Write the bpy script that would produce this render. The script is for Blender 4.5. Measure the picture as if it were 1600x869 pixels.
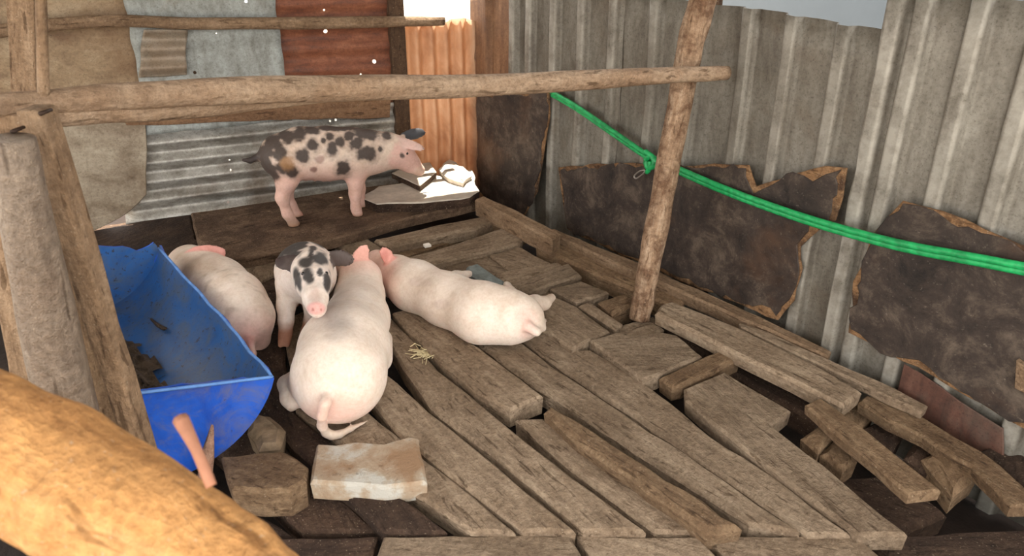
import bpy, math, random
import numpy as np
from mathutils import Vector, Matrix, noise as mnoise
from mathutils.bvhtree import BVHTree

scene = bpy.context.scene
for o in list(bpy.data.objects):
    bpy.data.objects.remove(o)
COL = scene.collection
random.seed(7)
rng = np.random.default_rng(7)

# ------------------------------------------------------------------ camera
H, PITCH, FPX, CX, CY = 1.35, math.radians(23.0), 1110.0, 800.0, 364.0
SP, CP = math.sin(PITCH), math.cos(PITCH)
CAMPOS = Vector((0, 0, H))
cam_d = bpy.data.cameras.new('camera')
cam = bpy.data.objects.new('camera', cam_d)
COL.objects.link(cam)
cam.location = CAMPOS
cam.rotation_euler = (math.pi/2 - PITCH, 0, 0)
cam_d.sensor_width = 36.0
cam_d.lens = FPX/1600*36.0
cam_d.shift_y = -(434.5-CY)/1600.0
cam_d.clip_start = 0.02
cam_d.dof.use_dof = True
cam_d.dof.focus_distance = 2.7
cam_d.dof.aperture_fstop = 7.0
scene.camera = cam

# ------------------------------------------------------------------ world, sun, exposure
world = bpy.data.worlds.new('sky'); scene.world = world
world.use_nodes = True
bg = world.node_tree.nodes['Background']
bg.inputs[0].default_value = (1.0, 0.975, 0.94, 1)
bg.inputs[1].default_value = 2.0
SUN_EL = math.radians(75)
sun_h = Vector((0.22, -0.97, 0)).normalized()
sun_dir = Vector((sun_h.x*math.cos(SUN_EL), sun_h.y*math.cos(SUN_EL), -math.sin(SUN_EL)))
sun_d = bpy.data.lights.new('sun', 'SUN')
sun_d.energy = 9.0; sun_d.angle = math.radians(0.6); sun_d.color = (1.0, 0.93, 0.82)
sun = bpy.data.objects.new('sun', sun_d); COL.objects.link(sun)
sun.rotation_euler = sun_dir.to_track_quat('-Z', 'Y').to_euler()
sun.location = (1, 6, 6)
vs = scene.view_settings
vs.view_transform = 'Standard'; vs.look = 'None'; vs.gamma = 1.0; vs.use_curve_mapping = False
vs.exposure = 0.95
scene.cycles.use_denoising = True
scene.cycles.max_bounces = 8

# ------------------------------------------------------------------ helpers: pixels to places
FW = Vector((0, CP, -SP)); RT = Vector((1, 0, 0)); UP = Vector((0, SP, CP))
def ray(px, py):
    return FW + RT*((px-CX)/FPX) - UP*((py-CY)/FPX)
def at_z(px, py, z=0.0):
    r = ray(px, py); return CAMPOS + r*((z-H)/r.z)
def at_d(px, py, d):
    r = ray(px, py); return CAMPOS + r*(d/r.y)
def at_plane(px, py, p0, n):
    r = ray(px, py); return CAMPOS + r*((p0-CAMPOS).dot(n)/r.dot(n))
def proj(p):
    v = Vector(p)-CAMPOS; w = v.dot(FW)
    return (CX+FPX*v.dot(RT)/w, CY-FPX*v.dot(UP)/w, w)
def rpx(n, p):
    return n*proj(p)[2]/FPX
def lin(r, g, b):
    f = lambda c: ((c/255+0.055)/1.055)**2.4 if c/255 > 0.04045 else c/255/12.92
    return (f(r), f(g), f(b), 1.0)

# ------------------------------------------------------------------ helpers: objects
MW = {}
def tag(o, label=None, cat=None, group=None, kind=None):
    if label: o['label'] = label
    if cat: o['category'] = cat
    if group: o['group'] = group
    if kind: o['kind'] = kind
    return o
def empty(name, loc, parent=None):
    o = bpy.data.objects.new(name, None); COL.objects.link(o)
    o.empty_display_size = 0.1
    M = Matrix.Translation(Vector(loc)); MW[o] = M
    if parent: o.parent = parent; o.matrix_basis = MW[parent].inverted() @ M
    else: o.matrix_basis = M
    return o
def make(name, verts, faces, mat, parent=None, origin=None, xdir=None, smooth=False, zdir=None):
    """one mesh object from world-space vertices; local X runs along xdir"""
    verts = [Vector(v) for v in verts]
    if origin is None:
        lo = [min(v[i] for v in verts) for i in range(3)]; hi = [max(v[i] for v in verts) for i in range(3)]
        origin = Vector(((lo[0]+hi[0])/2, (lo[1]+hi[1])/2, lo[2]))
    X = Vector(xdir).normalized() if xdir is not None else Vector((1, 0, 0))
    Z = Vector(zdir) if zdir is not None else Vector((0, 0, 1))
    if abs(X.dot(Z.normalized())) > 0.95: Z = Vector((0, 1, 0))
    Y = Z.cross(X).normalized(); Z = X.cross(Y).normalized()
    R = Matrix((X, Y, Z)).transposed().to_4x4()
    M = Matrix.Translation(Vector(origin)) @ R
    Mi = M.inverted()
    me = bpy.data.meshes.new(name)
    me.from_pydata([Mi @ v for v in verts], [], faces)
    me.update()
    if smooth:
        me.polygons.foreach_set('use_smooth', [True]*len(me.polygons))
    if mat: me.materials.append(mat)
    o = bpy.data.objects.new(name, me); COL.objects.link(o); MW[o] = M
    if parent: o.parent = parent; o.matrix_basis = MW[parent].inverted() @ M
    else: o.matrix_basis = M
    return o
def poly_long_axis(pts):
    c = sum(pts, Vector((0, 0, 0)))/len(pts)
    a = np.array([[p.x-c.x, p.y-c.y] for p in pts])
    w, v = np.linalg.eigh(a.T @ a)
    return Vector((v[0, 1], v[1, 1], 0))
def rough_ring(pts, step, jit, seed):
    out = []; n = len(pts)
    for i in range(n):
        a, b = pts[i], pts[(i+1) % n]
        k = max(1, min(12, int(round((b-a).length/step))))
        for j in range(k):
            t = j/k; p = a.lerp(b, t)
            s = jit if j else jit*0.5
            p = p + Vector((mnoise.noise(Vector((p.x*9+seed, p.y*9, 1.7))), mnoise.noise(Vector((p.x*9, p.y*9+seed, 9.1))), 0))*s
            p = p + Vector((mnoise.noise(Vector((p.x*37+seed, p.y*37, 3.3))), mnoise.noise(Vector((p.x*37, p.y*37+seed, 4.4))), 0))*s*0.6
            out.append(p)
    return out
def inset(ring, d):
    n = len(ring); out = []
    area = sum(ring[i].x*ring[(i+1) % n].y-ring[(i+1) % n].x*ring[i].y for i in range(n))
    s = 1 if area > 0 else -1
    for i in range(n):
        e1 = (ring[i]-ring[i-1]); e2 = (ring[(i+1) % n]-ring[i])
        e1.z = e2.z = 0
        nn = Vector((-e1.y, e1.x, 0)).normalized()+Vector((-e2.y, e2.x, 0)).normalized()
        if nn.length < 1e-6: nn = Vector((-e2.y, e2.x, 0))
        out.append(ring[i]+nn.normalized()*d*s)
    return out
SEED = [0]
def slab(name, pts, thick, mat, parent=None, jit=0.006, step=0.06, cham=0.008, tilt=None, origin=None, xdir=None, side=None):
    """rough sawn board: pts = world points of the top outline (their z is the top)"""
    SEED[0] += 13.7
    ax = xdir or poly_long_axis(pts)
    ring = rough_ring([Vector(p) for p in pts], step, jit, SEED[0])
    n = len(ring)
    area = sum(ring[i].x*ring[(i+1) % n].y-ring[(i+1) % n].x*ring[i].y for i in range(n))
    if area < 0: ring = ring[::-1]
    top = inset(ring, cham)
    for i, p in enumerate(top): p.z += mnoise.noise(Vector((p.x*6, p.y*6, SEED[0])))*jit*0.4
    mid = [p - Vector((0, 0, cham*0.9)) for p in ring]
    bot = [p - Vector((0, 0, thick)) for p in inset(ring, cham*0.4)]
    V = top+mid+bot; F = [list(range(n)), [2*n+i for i in reversed(range(n))]]
    for i in range(n):
        j = (i+1) % n
        F.append([i, n+i, n+j, j]); F.append([n+i, 2*n+i, 2*n+j, n+j])
    o = make(name, V, F, mat, parent, origin=origin, xdir=ax)
    if side:
        o.data.materials.append(side)
        for k in range(1, len(F)):
            if k > 1 and k % 2 == 1: o.data.polygons[k].material_index = 1
    return o
def pxs(lst, z):
    return [at_z(x, y, z) for x, y in lst]
def rod(name, pts, radii, mat, parent=None, seg=14, jit=0.08, sub=6, flat=1.0, squareness=0.0, origin=None, twist=0.0, cap=True):
    """rough pole through world points with a radius at each"""
    SEED[0] += 5.3; sd = SEED[0]
    pts = [Vector(p) for p in pts]
    P, Rr = [], []
    m = len(pts)
    def cat(a, b, c, d, t):
        return 0.5*((2*b)+(c-a)*t+(2*a-5*b+4*c-d)*t*t+(-a+3*b-3*c+d)*t**3)
    for i in range(m-1):
        p0 = pts[max(i-1, 0)]; p1 = pts[i]; p2 = pts[i+1]; p3 = pts[min(i+2, m-1)]
        for k in range(sub):
            t = k/sub
            P.append(cat(p0, p1, p2, p3, t)); Rr.append(radii[i]*(1-t)+radii[i+1]*t)
    P.append(pts[-1]); Rr.append(radii[-1])
    V, F = [], []
    n = len(P)
    ref = Vector((0, 0, 1))
    if abs((P[-1]-P[0]).normalized().z) > 0.9: ref = Vector((0, -1, 0))
    for i in range(n):
        t = (P[min(i+1, n-1)]-P[max(i-1, 0)]).normalized()
        s = t.cross(ref).normalized(); u = s.cross(t).normalized()
        for k in range(seg):
            a = 2*math.pi*k/seg + twist*i
            ca, sa = math.cos(a), math.sin(a)
            q = 1.0
            if squareness: q = 1+squareness*(1/max(abs(ca), abs(sa))-1)
            r = Rr[i]*q*(1+jit*mnoise.noise(Vector((ca*1.3+sd, sa*1.3, i*0.35))))
            V.append(P[i]+s*(ca*r)+u*(sa*r*flat))
    for i in range(n-1):
        for k in range(seg):
            k2 = (k+1) % seg
            F.append([i*seg+k, i*seg+k2, (i+1)*seg+k2, (i+1)*seg+k])
    if cap:
        F.append([k for k in reversed(range(seg))]); F.append([(n-1)*seg+k for k in range(seg)])
    o = make(name, V, F, mat, parent, origin=origin or P[0], xdir=P[-1]-P[0], smooth=True)
    return o

# ------------------------------------------------------------------ materials
def nt(name):
    m = bpy.data.materials.new(name); m.use_nodes = True
    t = m.node_tree; b = t.nodes['Principled BSDF']
    return m, t, b
def N(t, kind, **kw):
    n = t.nodes.new(kind)
    for k, v in kw.items():
        if k == 'ins':
            for kk, vv in v.items(): n.inputs[kk].default_value = vv
        else: setattr(n, k, v)
    return n
def ramp(t, fac, stops):
    r = t.nodes.new('ShaderNodeValToRGB')
    e = r.color_ramp.elements
    while len(e) < len(stops): e.new(0.5)
    for i, (p, c) in enumerate(stops): e[i].position = p; e[i].color = c
    t.links.new(fac, r.inputs[0]); return r.outputs[0]
def mix(t, a, b, fac, mode='MIX'):
    m = t.nodes.new('ShaderNodeMix'); m.data_type = 'RGBA'; m.blend_type = mode
    for s, v in ((m.inputs['A'], a), (m.inputs['B'], b), (m.inputs['Factor'], fac)):
        if hasattr(v, 'is_output') or isinstance(v, bpy.types.NodeSocket): t.links.new(v, s)
        else: s.default_value = v
    return m.outputs['Result']
def noise(t, vec, scale, detail=6, rough=0.6, dist=0.0):
    n = N(t, 'ShaderNodeTexNoise', ins={'Scale': scale, 'Detail': detail, 'Roughness': rough, 'Distortion': dist})
    t.links.new(vec, n.inputs['Vector']); return n.outputs['Fac']
def coords(t, scale=(1, 1, 1), rand=True):
    tc = N(t, 'ShaderNodeTexCoord'); out = tc.outputs['Object']
    if rand:
        oi = N(t, 'ShaderNodeObjectInfo')
        mu = N(t, 'ShaderNodeMath', operation='MULTIPLY'); t.links.new(oi.outputs['Random'], mu.inputs[0]); mu.inputs[1].default_value = 37.0
        ad = N(t, 'ShaderNodeVectorMath', operation='ADD'); t.links.new(out, ad.inputs[0]); t.links.new(mu.outputs[0], ad.inputs[1]); out = ad.outputs[0]
    mp = N(t, 'ShaderNodeMapping'); mp.inputs['Scale'].default_value = scale
    t.links.new(out, mp.inputs['Vector'])
    return out, mp.outputs[0]
def bump(t, b, h, strength=0.4, dist=0.01):
    n = N(t, 'ShaderNodeBump', ins={'Strength': strength, 'Distance': dist})
    t.links.new(h, n.inputs['Height']); t.links.new(n.outputs[0], b.inputs['Normal'])
def wood(name, dark, mid, light, dirt=None, dirt_amt=0.5, grain=1.0, rough=0.85, gloss_noise=False, vary=0.25, spots=None, dscale=5.0):
    m, t, b = nt(name)
    raw, st = coords(t, (2.2*grain, 14*grain, 14*grain))
    g = noise(t, st, 2.2, 10, 0.75, 0.25)
    c = ramp(t, g, [(0.22, dark), (0.5, mid), (0.80, light)])
    bl = noise(t, raw, dscale, 7, 0.68, 0.3)
    if dirt:
        f = ramp(t, bl, [(0.44, (0, 0, 0, 1)), (0.60, (dirt_amt,)*3+(1,))])
        c = mix(t, c, dirt, f)
    sp = noise(t, raw, 70.0, 4, 0.7)
    c = mix(t, c, ramp(t, sp, [(0.3, (0.55, 0.52, 0.5, 1)), (0.55, (1, 1, 1, 1)), (0.75, (1.3, 1.28, 1.25, 1))]), 0.8, 'MULTIPLY')
    ck = noise(t, st, 5.0, 3, 0.55, 0.3)
    c = mix(t, c, ramp(t, ck, [(0.33, (0.38, 0.34, 0.3, 1)), (0.39, (1, 1, 1, 1))]), 0.8, 'MULTIPLY')
    fl = noise(t, raw, 160.0, 2, 0.5)
    c = mix(t, c, lin(188, 170, 146), ramp(t, fl, [(0.66, (0, 0, 0, 1)), (0.74, (0.45,)*3+(1,))]))
    oi = N(t, 'ShaderNodeObjectInfo')
    hs = N(t, 'ShaderNodeHueSaturation')
    mr = N(t, 'ShaderNodeMapRange', ins={'To Min': 1-vary, 'To Max': 1+vary}); t.links.new(oi.outputs['Random'], mr.inputs['Value'])
    t.links.new(mr.outputs[0], hs.inputs['Value']); t.links.new(c, hs.inputs['Color'])
    t.links.new(hs.outputs[0], b.inputs['Base Color'])
    b.inputs['Roughness'].default_value = rough
    b.inputs['Specular IOR Level'].default_value = 0.25
    co = noise(t, raw, 16.0, 5, 0.7)
    a2 = N(t, 'ShaderNodeMath', operation='MULTIPLY_ADD'); t.links.new(co, a2.inputs[0]); a2.inputs[1].default_value = 1.6; t.links.new(sp, a2.inputs[2])
    ad = N(t, 'ShaderNodeMath', operation='ADD'); t.links.new(g, ad.inputs[0]); t.links.new(a2.outputs[0], ad.inputs[1])
    bump(t, b, ad.outputs[0], 1.0, 0.009)
    return m
def hole_mix(t, b, holes):
    """real holes rusted through a sheet, in the sheet's own coordinates: (local point, radius)"""
    tc = N(t, 'ShaderNodeTexCoord'); acc = None
    fl = N(t, 'ShaderNodeVectorMath', operation='MULTIPLY'); t.links.new(tc.outputs['Object'], fl.inputs[0]); fl.inputs[1].default_value = (1, 0, 1)
    for p, r in holes:
        d = N(t, 'ShaderNodeVectorMath', operation='DISTANCE'); t.links.new(fl.outputs[0], d.inputs[0]); d.inputs[1].default_value = p
        l = N(t, 'ShaderNodeMath', operation='LESS_THAN'); t.links.new(d.outputs['Value'], l.inputs[0]); l.inputs[1].default_value = r
        if acc is None: acc = l.outputs[0]
        else:
            mx = N(t, 'ShaderNodeMath', operation='MAXIMUM'); t.links.new(acc, mx.inputs[0]); t.links.new(l.outputs[0], mx.inputs[1]); acc = mx.outputs[0]
    iv = N(t, 'ShaderNodeMath', operation='SUBTRACT'); iv.inputs[0].default_value = 1.0; t.links.new(acc, iv.inputs[1])
    t.links.new(iv.outputs[0], b.inputs['Alpha'])
def metal(name, base, dark, light, rust=None, rust_amt=0.6, streak=(1, 1, 6), metallic=0.35, rough=0.5, rust_scale=3.0, rust_lo=0.5, holes=None, rand=True, worn=None):
    m, t, b = nt(name)
    raw, st = coords(t, streak, rand)
    g = noise(t, st, 4.0, 8, 0.65, 0.3)
    c = ramp(t, g, [(0.3, dark), (0.5, base), (0.72, light)])
    f = noise(t, raw, 60, 4, 0.7)
    c = mix(t, c, ramp(t, f, [(0.3, (0.6, 0.58, 0.56, 1)), (0.6, (1, 1, 1, 1))]), 0.7, 'MULTIPLY')
    if rust:
        r = noise(t, raw, rust_scale, 7, 0.65, 0.4)
        fr = ramp(t, r, [(rust_lo, (0, 0, 0, 1)), (rust_lo+0.14, (rust_amt,)*3+(1,))])
        c = mix(t, c, rust, fr)
    fs = noise(t, raw, 130, 5, 0.75)
    c = mix(t, c, ramp(t, fs, [(0.34, (0.5, 0.47, 0.44, 1)), (0.46, (1, 1, 1, 1)), (0.62, (1, 1, 1, 1)), (0.74, (1.35, 1.33, 1.3, 1))]), 0.8, 'MULTIPLY')
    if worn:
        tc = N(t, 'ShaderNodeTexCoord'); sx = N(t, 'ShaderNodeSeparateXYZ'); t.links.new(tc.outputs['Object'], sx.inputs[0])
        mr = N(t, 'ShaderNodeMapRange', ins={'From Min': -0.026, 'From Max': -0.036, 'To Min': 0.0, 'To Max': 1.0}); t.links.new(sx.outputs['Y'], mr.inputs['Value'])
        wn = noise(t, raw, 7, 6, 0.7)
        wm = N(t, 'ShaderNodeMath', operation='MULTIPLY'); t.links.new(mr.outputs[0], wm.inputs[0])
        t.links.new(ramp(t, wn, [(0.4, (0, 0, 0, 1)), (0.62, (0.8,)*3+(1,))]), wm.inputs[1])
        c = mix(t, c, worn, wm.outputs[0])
    t.links.new(c, b.inputs['Base Color'])
    b.inputs['Metallic'].default_value = metallic
    rr = N(t, 'ShaderNodeMapRange', ins={'To Min': rough-0.12, 'To Max': rough+0.25}); t.links.new(g, rr.inputs['Value'])
    t.links.new(rr.outputs[0], b.inputs['Roughness'])
    bump(t, b, f, 0.25, 0.004)
    if holes: hole_mix(t, b, holes)
    return m

M_floor = wood('floor_wood', lin(98, 82, 66), lin(154, 134, 112), lin(186, 167, 143), lin(112, 92, 72), 0.55, vary=0.14)
M_floor_dark = wood('damp_wood', lin(46, 34, 27), lin(78, 60, 48), lin(106, 86, 70), lin(40, 29, 23), 0.6)
M_floor_red = wood('brown_wood', lin(84, 64, 46), lin(138, 113, 87), lin(178, 153, 122), lin(98, 74, 52), 0.5, vary=0.15)
M_ply = wood('stained_plywood', lin(82, 64, 49), lin(118, 96, 77), lin(146, 124, 102), lin(64, 48, 38), 0.7, grain=0.5, vary=0.05)
M_beam = wood('debarked_log', lin(104, 84, 66), lin(168, 144, 120), lin(198, 176, 152), lin(140, 110, 84), 0.5, grain=0.8, vary=0.05)
M_post = wood('barky_post', lin(92, 68, 50), lin(164, 136, 110), lin(214, 192, 166), lin(104, 76, 56), 0.85, grain=0.9, vary=0.05, dscale=14)
M_greypole = wood('smooth_grey_pole', lin(96, 84, 74), lin(142, 127, 112), lin(172, 160, 146), lin(120, 98, 80), 0.4, grain=0.5, rough=0.42, vary=0.03)
M_near = wood('ochre_wood', lin(150, 102, 58), lin(200, 148, 92), lin(222, 176, 122), lin(168, 116, 68), 0.5, grain=0.5, vary=0.04)
M_tan = wood('tan_board', lin(104, 82, 62), lin(150, 124, 98), lin(182, 158, 132), lin(112, 88, 66), 0.5, vary=0.1)

def simple(name, col, rough=0.8, var=0.25, scale=20, metallic=0.0, spec=0.3, bumpd=0.004, bs=0.4):
    m, t, b = nt(name)
    raw, _ = coords(t)
    f = noise(t, raw, scale, 6, 0.65)
    a = tuple(c*(1-var) for c in col[:3])+(1,); z = tuple(min(1, c*(1+var)) for c in col[:3])+(1,)
    c = ramp(t, f, [(0.3, a), (0.7, z)])
    t.links.new(c, b.inputs['Base Color']); b.inputs['Roughness'].default_value = rough
    b.inputs['Metallic'].default_value = metallic; b.inputs['Specular IOR Level'].default_value = spec
    bump(t, b, f, bs, bumpd)
    return m
M_soil = simple('dark_soil', lin(44, 34, 28), 0.95, 0.4, 12, bumpd=0.03)
M_ground = simple('pale_earth', lin(160, 148, 132), 0.95, 0.15, 6)
M_chunk = simple('crumbly_block', lin(140, 120, 96), 0.9, 0.4, 25, bumpd=0.02)
M_pale = simple('powdery_slab', lin(196, 186, 172), 0.9, 0.2, 18, bumpd=0.01)
M_bluegrey = simple('blue_grey_offcut', lin(122, 130, 128), 0.85, 0.3, 30, bumpd=0.012)

# ------------------------------------------------------------------ the walls' own frames
BL, CO, NR = at_z(142, 352), at_z(742, 270), at_z(1545, 678)
bdir = (CO-BL).normalized(); bn = Vector((bdir.y, -bdir.x, 0))          # back wall, inward normal
rdir = (NR-CO).normalized(); rn = Vector((rdir.y, -rdir.x, 0))          # right wall, inward normal
if bn.dot(CAMPOS-CO) < 0: bn = -bn
if rn.dot(CAMPOS-CO) < 0: rn = -rn
ZV = Vector((0, 0, 1))
def bw(px, py, off=0.0):            # pixel -> (u, z) on the back wall, u measured from the corner, negative to the left
    p = at_plane(px, py, CO+bn*off, bn); return ((p-CO).dot(bdir), p.z)
def rw(px, py, off=0.0):
    p = at_plane(px, py, CO+rn*off, rn); return ((p-CO).dot(rdir), p.z)
def BP(u, z, off=0.0): return CO+bdir*u+ZV*z+bn*off
def RP(u, z, off=0.0): return CO+rdir*u+ZV*z+rn*off

def sheet(name, fr, quad, prof, mat, parent, nu=60, nz=6, off=0.01, along='u', wob=0.004, jag=0.0, thick=0.0015):
    """profiled metal sheet; quad = (u,z) of top-left, top-right, bottom-right, bottom-left"""
    SEED[0] += 3.1; sd = SEED[0]
    V, F = [], []
    tl, tr, br, bl = [Vector((a[0], a[1], 0)) for a in quad]
    for j in range(nz+1):
        tv = j/nz
        for i in range(nu+1):
            tu = i/nu
            p = tl.lerp(tr, tu).lerp(bl.lerp(br, tu), tv)
            if jag:
                if j == 0: p.y += jag*mnoise.noise(Vector((p.x*7, sd, 0)))
                if j == nz: p.y += jag*mnoise.noise(Vector((p.x*7, sd, 5)))
                if i == 0: p.x += jag*mnoise.noise(Vector((p.y*9, sd, 8)))
                if i == nu: p.x += jag*mnoise.noise(Vector((p.y*9, sd, 12)))
            s = tu if along == 'u' else tv
            o = off+prof(s)+wob*mnoise.noise(Vector((p.x*2.5, p.y*2.5, sd)))
            V.append(fr(p.x, p.y, o))
    w = nu+1
    for j in range(nz):
        for i in range(nu):
            F.append([j*w+i, (j+1)*w+i, (j+1)*w+i+1, j*w+i+1])
    o = make(name, V, F, mat, parent, origin=fr(bl.x, bl.y, 0), xdir=bdir if fr is BP else rdir, smooth=True)
    sm = o.modifiers.new('solid', 'SOLIDIFY'); sm.thickness = thick; sm.offset = -1
    return o
def flat(name, fr, outline, mat, parent, off=0.02, thick=0.006, jit=0.008, step=0.06, warp=0.0):
    """flat torn board or sheet on a wall; outline in (u,z)"""
    SEED[0] += 2.3
    ring = rough_ring([Vector((a, b, 0)) for a, b in outline], step, jit, SEED[0])
    n = len(ring)
    def wp(p): return off+warp*mnoise.noise(Vector((p.x*2, p.y*2, SEED[0])))
    V = [fr(p.x, p.y, wp(p)+thick) for p in inset(ring, 0.003)]+[fr(p.x, p.y, wp(p)+thick-0.003) for p in ring]+[fr(p.x, p.y, wp(p)) for p in ring]
    area = sum(ring[i].x*ring[(i+1) % n].y-ring[(i+1) % n].x*ring[i].y for i in range(n))
    F = [list(range(n)), list(reversed(range(2*n, 3*n)))]
    for i in range(n):
        j = (i+1) % n
        F.append([i, n+i, n+j, j]); F.append([n+i, 2*n+i, 2*n+j, n+j])
    sgn = 1 if (area > 0) == (fr is RP or fr is BP) else -1
    return make(name, V, F, mat, parent, xdir=bdir if fr is BP else rdir)
def beam_wall(name, fr, u0, u1, z0, z1, o0, o1, mat, parent):
    V = [fr(u, z, o) for o in (o0, o1) for z in (z0, z1) for u in (u0, u1)]
    F = [[0, 1, 3, 2], [4, 6, 7, 5], [0, 4, 5, 1], [2, 3, 7, 6], [0, 2, 6, 4], [1, 5, 7, 3]]
    return make(name, V, F, mat, parent, xdir=(V[1]-V[0]) if abs(u1-u0) > abs(z1-z0) else ZV)

# ================================================================== STRUCTURE
ROOF_Z = 2.25
floor = make('floor', [(-4, -0.6, -0.24), (2.6, -0.6, -0.24), (2.6, 4.6, -0.24), (-4, 4.6, -0.24)], [[0, 1, 2, 3]], M_soil)
tag(floor, 'dark earth under the broken plank floor', kind='structure')
grd = make('ground', [(-14, -10, -0.26), (14, -10, -0.26), (14, 18, -0.26), (-14, 18, -0.26)], [[0, 1, 2, 3]], M_ground)
tag(grd, 'bright dry earth outside the pigsty', kind='structure')

# roof added out of view to block the sun, open only at the far corner
ov = 0.55
rout = -rn
C2 = CO + rout*ov
rp = [CO+bdir*-5.0, CO+Vector((0, 0, 0)), C2, C2+rdir*4.0, CO+bdir*-2.2+(rdir*4.0), CO+bdir*-5.0+(rdir*2.9)]
rp = [Vector((p.x, p.y, ROOF_Z)) for p in rp]
n = len(rp)
roof = make('added_sun_roof', rp+[p+Vector((0, 0, 0.03)) for p in rp],
            [list(range(n)), list(range(2*n-1, n-1, -1))]+[[i, (i+1) % n, n+(i+1) % n, n+i] for i in range(n)],
            metal('added_roof_iron', lin(150, 146, 140), lin(110, 104, 98), lin(176, 172, 168)))
tag(roof, 'unseen iron roof added to keep the sun to the far corner', kind='structure')

# added backdrop: its grey stands in for haze in the gap above the sheets
ow = [CO+rout*2.4+rdir*u for u in (-1.5, 6.0)]
owv = [Vector((p.x, p.y, z)) for z in (-0.26, 2.2) for p in ow]
owv += [v+rout*0.12 for v in owv]
out_w = make('haze_backdrop', owv, [[0, 1, 3, 2], [4, 6, 7, 5], [0, 4, 5, 1], [2, 3, 7, 6], [0, 2, 6, 4], [1, 5, 7, 3]], simple('haze_grey', lin(112, 120, 126), 0.9, 0.06, 3))
tag(out_w, 'added grey backdrop standing in for haze over the right wall', kind='structure')

# ---- back wall: timber frame carrying patched sheets
M_stud = wood('dark_stud', lin(52, 38, 28), lin(84, 64, 48), lin(116, 92, 72), vary=0.1)
def boxes(name, lst, fr, mat, parent=None):
    V, F = [], []
    for (u0, u1, z0, z1, o0, o1) in lst:
        b = len(V)
        V += [fr(u, z, o) for o in (o0, o1) for z in (z0, z1) for u in (u0, u1)]
        F += [[b+k for k in f] for f in ([0, 1, 3, 2], [4, 6, 7, 5], [0, 4, 5, 1], [2, 3, 7, 6], [0, 2, 6, 4], [1, 5, 7, 3])]
    return make(name, V, F, mat, parent, origin=fr(0, 0, 0), xdir=bdir if fr is BP else rdir)
wall_b = boxes('wall_back', [(-3.4, -0.44, 2.13, 2.25, -0.06, 0.0), (-2.75, -2.68, -0.24, 2.25, -0.06, 0), (-1.5, -1.43, -0.24, 2.25, -0.06, 0),
                             (-3.4, 0.0, -0.24, -0.03, -0.05, 0.004)], BP, M_stud)
tag(wall_b, 'back wall patched together from old metal sheets', kind='structure')
cos = math.cos
def wave(pitch_n, amp, ph=0.0):
    return lambda s: amp*(0.5+0.5*cos(2*math.pi*pitch_n*s+ph))
def holes_for(quad, pts):
    bl = quad[3]; out = []
    for (x, y, r) in pts:
        u, z = bw(x, y); out.append(((u-bl[0], 0.0, z-bl[1]), r))
    return out
# lower galvanised sheet, ribs lying level
q = [(-1.80, 0.485), (-0.44, 0.475), (-0.44, -0.02), (-1.90, -0.02)]
M_galv = metal('galvanised_weathered', lin(174, 171, 163), lin(120, 113, 104), lin(214, 212, 206), lin(112, 92, 74), 0.6, (1.5, 1.5, 3), 0.45, 0.40, 2.4, 0.53,
               holes=holes_for(q, [(356, 314, 0.006), (358, 248, 0.004), (514, 179, 0.005), (523, 179, 0.006)]), rand=False)
o = sheet('metal_sheet', BP, q, wave(5.2, 0.034), M_galv, wall_b, nu=40, nz=74, off=0.012, along='v', jag=0.02)
o['label'] = 'galvanised corrugated sheet with level ridges'
# flat grey tan sheet at lower left
M_tansheet = metal('stained_flat_tin', lin(158, 144, 124), lin(116, 98, 78), lin(184, 172, 152), lin(118, 92, 66), 0.6, (1.5, 1.5, 2), 0.15, 0.6, 2.2, 0.52)
pts = [bw(*p) for p in [(-420, 235), (20, 195), (228, 176), (229, 298), (205, 322), (175, 342), (142, 356), (20, 372), (-420, 440)]]
flat('metal_sheet', BP, pts, M_tansheet, wall_b, off=0.060, thick=0.003, jit=0.012, warp=0.012)
# upper tan sheet
q = [(-2.9, 2.23), (-1.60, 2.23), (-1.62, 0.5), (-2.9, 0.45)]
M_tan2 = metal('tan_stained_tin', lin(150, 128, 100), lin(116, 92, 68), lin(178, 160, 134), lin(112, 82, 54), 0.5, (1.5, 1.5, 3), 0.1, 0.65, 2.6, 0.5)
sheet('metal_sheet', BP, q, lambda s: 0.0, M_tan2, wall_b, nu=24, nz=20, off=0.02, wob=0.02, jag=0.01)
# blue grey sheet
q = [(-1.66, 2.23), (-1.08, 2.23), (-1.03, 0.44), (-1.72, 0.44)]
M_blue = metal('blue_grey_tin', lin(148, 152, 148), lin(118, 118, 112), lin(172, 178, 176), lin(134, 116, 92), 0.45, (3, 3, 1.2), 0.15, 0.55, 2.2, 0.55,
               holes=holes_for(q, [(304, 111, 0.008), (337, 50, 0.003), (383, 1, 0.007)]), rand=False)
sheet('metal_sheet', BP, q, lambda s: 0.010*max(0, cos(2*math.pi*s*8)), M_blue, wall_b, nu=20, nz=90, off=0.044, along='v', jag=0.012, wob=0.006)
# small grey corrugated patch over the blue sheet
q = [bw(224, 44), bw(293, 44), bw(292, 114), bw(217, 118)]
M_patch = metal('grey_patch_tin', lin(150, 142, 128), lin(118, 108, 94), lin(172, 166, 156), lin(130, 104, 78), 0.5, (1.5, 1.5, 3), 0.2, 0.5, 3.0, 0.5)
sheet('metal_sheet', BP, q, wave(2.5, 0.022), M_patch, wall_b, nu=14, nz=40, off=0.060, along='v', jag=0.012, wob=0.006)
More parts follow.
